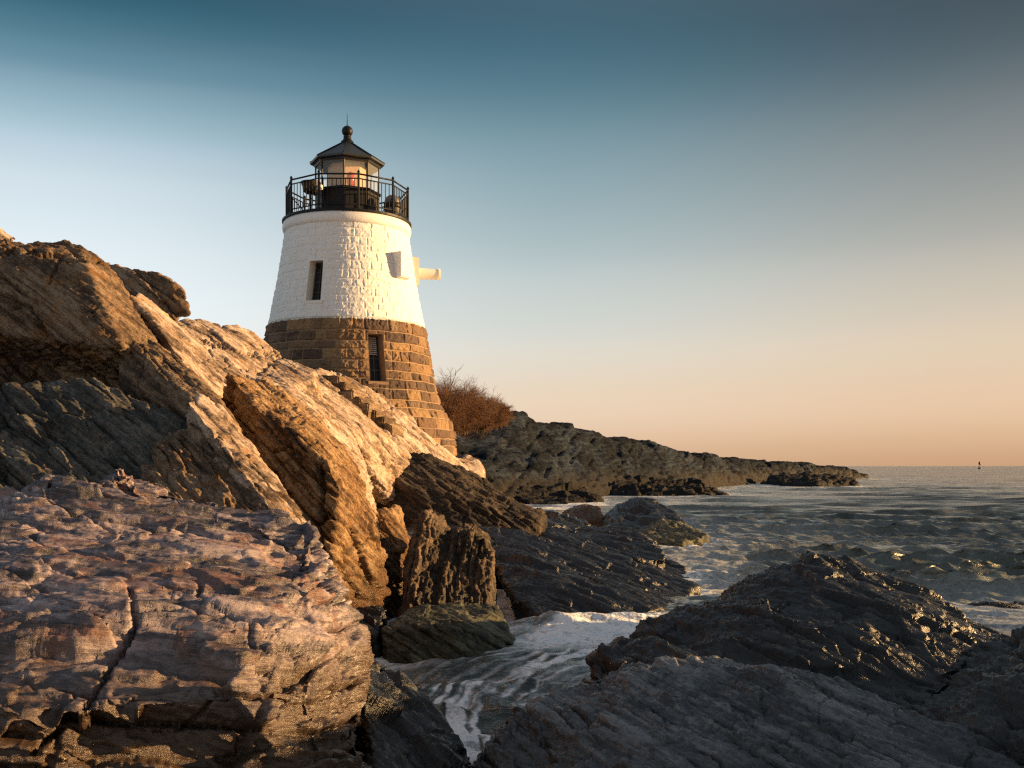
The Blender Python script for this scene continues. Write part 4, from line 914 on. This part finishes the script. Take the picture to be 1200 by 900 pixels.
# gear standing on the gallery
def on_tower(v): return tower.matrix_basis @ Vector(v)
from mathutils import Matrix
M_T = Matrix.Translation(tower.location) @ Matrix.Rotation(-ROT, 4, 'Z')
lampo = empty('beacon', M_T @ Vector((0.10, -0.74, 11.02 - TB)), 'red glass beacon lamp inside the lantern, showing below the blind', 'beacon')
bm = bmesh.new(); add_lathe(bm, [(0, 0.3), (0.09, 0.3), (0.10, 0.36), (0.125, 0.42), (0.125, 0.62), (0.10, 0.68), (0.06, 0.74), (0, 0.76)], 24); link('lens', bm_mesh('lens', bm, True), m_red, lampo)
bm = bmesh.new(); add_lathe(bm, [(0, -0.68), (0.14, -0.68), (0.14, -0.62), (0.06, -0.57), (0.06, 0.22), (0.10, 0.26), (0.10, 0.3), (0, 0.3)], 16); link('pedestal', bm_mesh('pedestal', bm, True), m_black, lampo)
m_tarn = plain_mat('weathered_bronze', (0.022, 0.017, 0.014), 0.45, 0.4, 0.3, 8)
hp = empty('signal_horn', M_T @ Vector((-1.12, -0.95, 10.312 - TB)), 'bell mouthed fog signal on a post at the left side of the gallery', 'fog horn')
bm = bmesh.new(); add_tube(bm, (0, 0, 0), (0, 0, 0.62), 0.05, n=10); add_tube(bm, (0, 0, 0), (0, 0, 0.05), 0.13, n=12); link('stand', bm_mesh('stand', bm), m_black, hp)
bm = bmesh.new(); add_lathe(bm, [(0.0, 0.66), (0.14, 0.66), (0.22, 0.71), (0.25, 0.79), (0.26, 0.88), (0.31, 0.98), (0.31, 1.02), (0.28, 1.02), (0.15, 0.94), (0.0, 0.92)], 24); link('horn_bowl', bm_mesh('horn_bowl', bm, True), m_tarn, hp)
bm = bmesh.new(); add_tube(bm, (0.15, -0.05, 0.78), (0.38, -0.16, 0.83), 0.05, 0.08, 14); link('horn_mouth', bm_mesh('horn_mouth', bm, True), m_cream, hp)
dp = empty('ventilator', M_T @ Vector((1.42, -0.62, 10.312 - TB)), 'grey round topped drum with a dark band at the right side of the gallery', 'ventilator')
bm = bmesh.new(); add_lathe(bm, [(0, 0), (0.25, 0), (0.25, 0.62), (0.22, 0.72), (0.12, 0.79), (0, 0.81)], 24); link('drum', bm_mesh('drum', bm, True), plain_mat('grey_galvanised', (0.15, 0.145, 0.15), 0.5, 0.2), dp)
bm = bmesh.new(); add_lathe(bm, [(0.255, 0.38), (0.275, 0.38), (0.275, 0.54), (0.255, 0.54), (0.255, 0.38)], 24); link('band', bm_mesh('band', bm, True), m_tarn, dp)

# stone steps climbing the ledge
steps = empty('stone_steps', P(412, 470, 27.5), 'rough cut stone steps climbing the pale ledge to the tower', 'steps')
sl_ = Vector(steps.location)
m_step = rock_mat('step_stone', [(0.10, 0.065, 0.04), (0.27, 0.18, 0.11), (0.42, 0.31, 0.21)], E_G)
from mathutils.bvhtree import BVHTree
bpy.context.view_layer.update()
TREES = []
for o in bpy.data.objects:
    if o.name.startswith(('rock_ledge', 'rock_slab')):
        vv = get_co(o.data) + np.array(o.location, np.float32); ff = np.empty(len(o.data.polygons) * 4, np.int32); o.data.polygons.foreach_get('vertices', ff)
        TREES.append(BVHTree.FromPolygons(vv.tolist(), ff.reshape(-1, 4).tolist()))
def ground_at(px, py):
    dr = (P(px, py, 10) - Vector((0, 0, EYE))).normalized()
    hits = [h[0] for h in (t_.ray_cast(Vector((0, 0, EYE)), dr) for t_ in TREES) if h[0] is not None]
    return min(hits, key=lambda h: h.y) if hits else None
for k in range(8):
    t = k / 7; px = 384 + 62 * t; pyy = 444 + 56 * t
    c = ground_at(px, pyy) or P(px, pyy, 26)
    c = c + Vector((0, 0.02, 0.07))
    bm = bmesh.new(); add_box(bm, (-0.30, -0.10, -0.45), (0.34, 0.55, 0.0), rz=R(-22))
    bmesh.ops.bevel(bm, geom=bm.edges[:], offset=0.03, segments=2, affect='EDGES')
    bmesh.ops.subdivide_edges(bm, edges=bm.edges[:], cuts=3, use_grid_fill=True)
    vv = np.array([v.co for v in bm.verts], np.float32)
    nn = fbm(vv * 4 + k * 5, 3, 100 + k) * 0.06
    for v, q in zip(bm.verts, nn): v.co += Vector((q, q * 0.6, q))
    me = bm_mesh('step', bm)
    a = me.attributes.new('layer', 'FLOAT', 'POINT'); a.data.foreach_set('value', np.full(len(me.vertices), random.random(), np.float32))
    link('step', me, m_step, steps, c - sl_)

#@PLANTS
# ------------------------------------------------------------------ shrubs on the headland and the far buoy
m_twig = plain_mat('russet_twigs', (0.13, 0.058, 0.026), 0.8, 0, 0.4, 1.5)
m_bark = plain_mat('grey_brown_bark', (0.085, 0.055, 0.038), 0.85, 0, 0.3, 5)
def tri_prism(V, F, a, b, r0, r1):
    d = b - a; n = len(V)
    x = d.orthogonal().normalized(); y = d.normalized().cross(x)
    for p, r in ((a, r0), (b, r1)):
        for k in range(3):
            t = k * 2.0944; V.append(p + (x * math.cos(t) + y * math.sin(t)) * r)
    for k in range(3):
        j = (k + 1) % 3; F.append((n + k, n + j, n + 3 + j, n + 3 + k))
def shrub(base, h, w, label, density=1.0, bare=False, seed=0):
    rg = random.Random(seed)
    root = empty('shrub', base, label, 'shrub', 'bare winter shrubs behind the tower')
    SV, SF, TV, TF = [], [], [], []
    def grow(p, d, L, r, lev):
        segs = 3; q = p
        for s in range(segs):
            d = (d + Vector((rg.gauss(0, .22), rg.gauss(0, .22), rg.gauss(0.06, .16)))).normalized()
            e = q + d * (L / segs)
            if lev < 2: tri_prism(SV, SF, q, e, r * (1 - s / segs * 0.4), r * (1 - (s + 1) / segs * 0.4))
            else: tri_prism(TV, TF, q, e, r, r * 0.6)
            q = e
            if lev < (4 if not bare else 3):
                for _ in range(2 if lev < 3 else 2):
                    nd = (d + Vector((rg.gauss(0, .8), rg.gauss(0, .8), rg.gauss(0.05, .5)))).normalized()
                    grow(q, nd, L * rg.uniform(.45, .72), r * 0.58, lev + 1)
    n = int((22 if not bare else 3) * density)
    for k in range(n):
        a = rg.uniform(0, 6.28); o = Vector((math.cos(a) * w * .22 * rg.random(), math.sin(a) * w * .2, -0.2))
        d = Vector((math.cos(a) * w / h * .5 * rg.random(), math.sin(a) * w / h * .5, 1)).normalized()
        grow(o, d, h * (rg.uniform(.22, .58) if not bare else rg.uniform(.45, .58)), 0.035 if not bare else 0.06, 0)
    link('stem', np_mesh('stem', [tuple(v) for v in SV], SF), m_bark, root)
    link('twigs', np_mesh('twigs', [tuple(v) for v in TV], TF), m_twig if not bare else m_bark, root)
    return root
BUSH = [  # px of base, py of base, distance, height px, width px, bare, label
    (516, 500, 62, 70, 26, True, 'bare grey branching shrub, tallest and closest to the tower'),
    (520, 502, 60, 58, 44, False, 'russet winter shrub right beside the tower wall'),
    (540, 500, 62, 52, 44, False, 'russet winter shrub, second from the tower'),
    (558, 498, 64, 43, 42, False, 'russet winter shrub in the middle of the thicket'),
    (575, 494, 66, 32, 38, False, 'low russet winter shrub near the right end of the thicket'),
    (586, 489, 68, 22, 26, False, 'lowest russet shrub at the right end of the thicket on the headland crest'),
]
for i, (px, pyy, d, hp_, wp_, bare, lab) in enumerate(BUSH):
    shrub(P(px, pyy + 6, d), (hp_ + 6) * d / FOC, wp_ * d / FOC, lab, 1.6 if not bare else 1.2, bare, 40 + i)
buoy = empty('buoy', P(1148, 550, 900) * 1.0, 'small dark navigation buoy on the horizon at the right', 'buoy')
buoy.location.z = 0
m_buoy = plain_mat('dark_red_buoy_paint', (0.05, 0.014, 0.010), 0.5)
bm = bmesh.new(); add_lathe(bm, [(0, -0.6), (1.3, -0.6), (1.5, 0.0), (1.5, 0.9), (1.2, 1.2), (0, 1.2)], 20); link('float', bm_mesh('float', bm, True), m_buoy, buoy)
bm = bmesh.new()
for k in range(4):
    a = R(45 + 90 * k); add_tube(bm, (1.0 * math.cos(a), 1.0 * math.sin(a), 1.1), (0.5 * math.cos(a), 0.5 * math.sin(a), 4.2), 0.09, n=6)
    a2 = a + R(90); add_tube(bm, (0.75 * math.cos(a), 0.75 * math.sin(a), 2.6), (0.75 * math.cos(a2), 0.75 * math.sin(a2), 2.6), 0.06, n=5)
link('cage', bm_mesh('cage', bm), m_buoy, buoy)
bm = bmesh.new(); add_lathe(bm, [(0, 3.6), (0.85, 3.6), (0.95, 4.3), (0.95, 5.4), (0.6, 5.9), (0.2, 6.1), (0.2, 6.6), (0, 6.7)], 16); link('topmark', bm_mesh('topmark', bm, True), m_buoy, buoy)
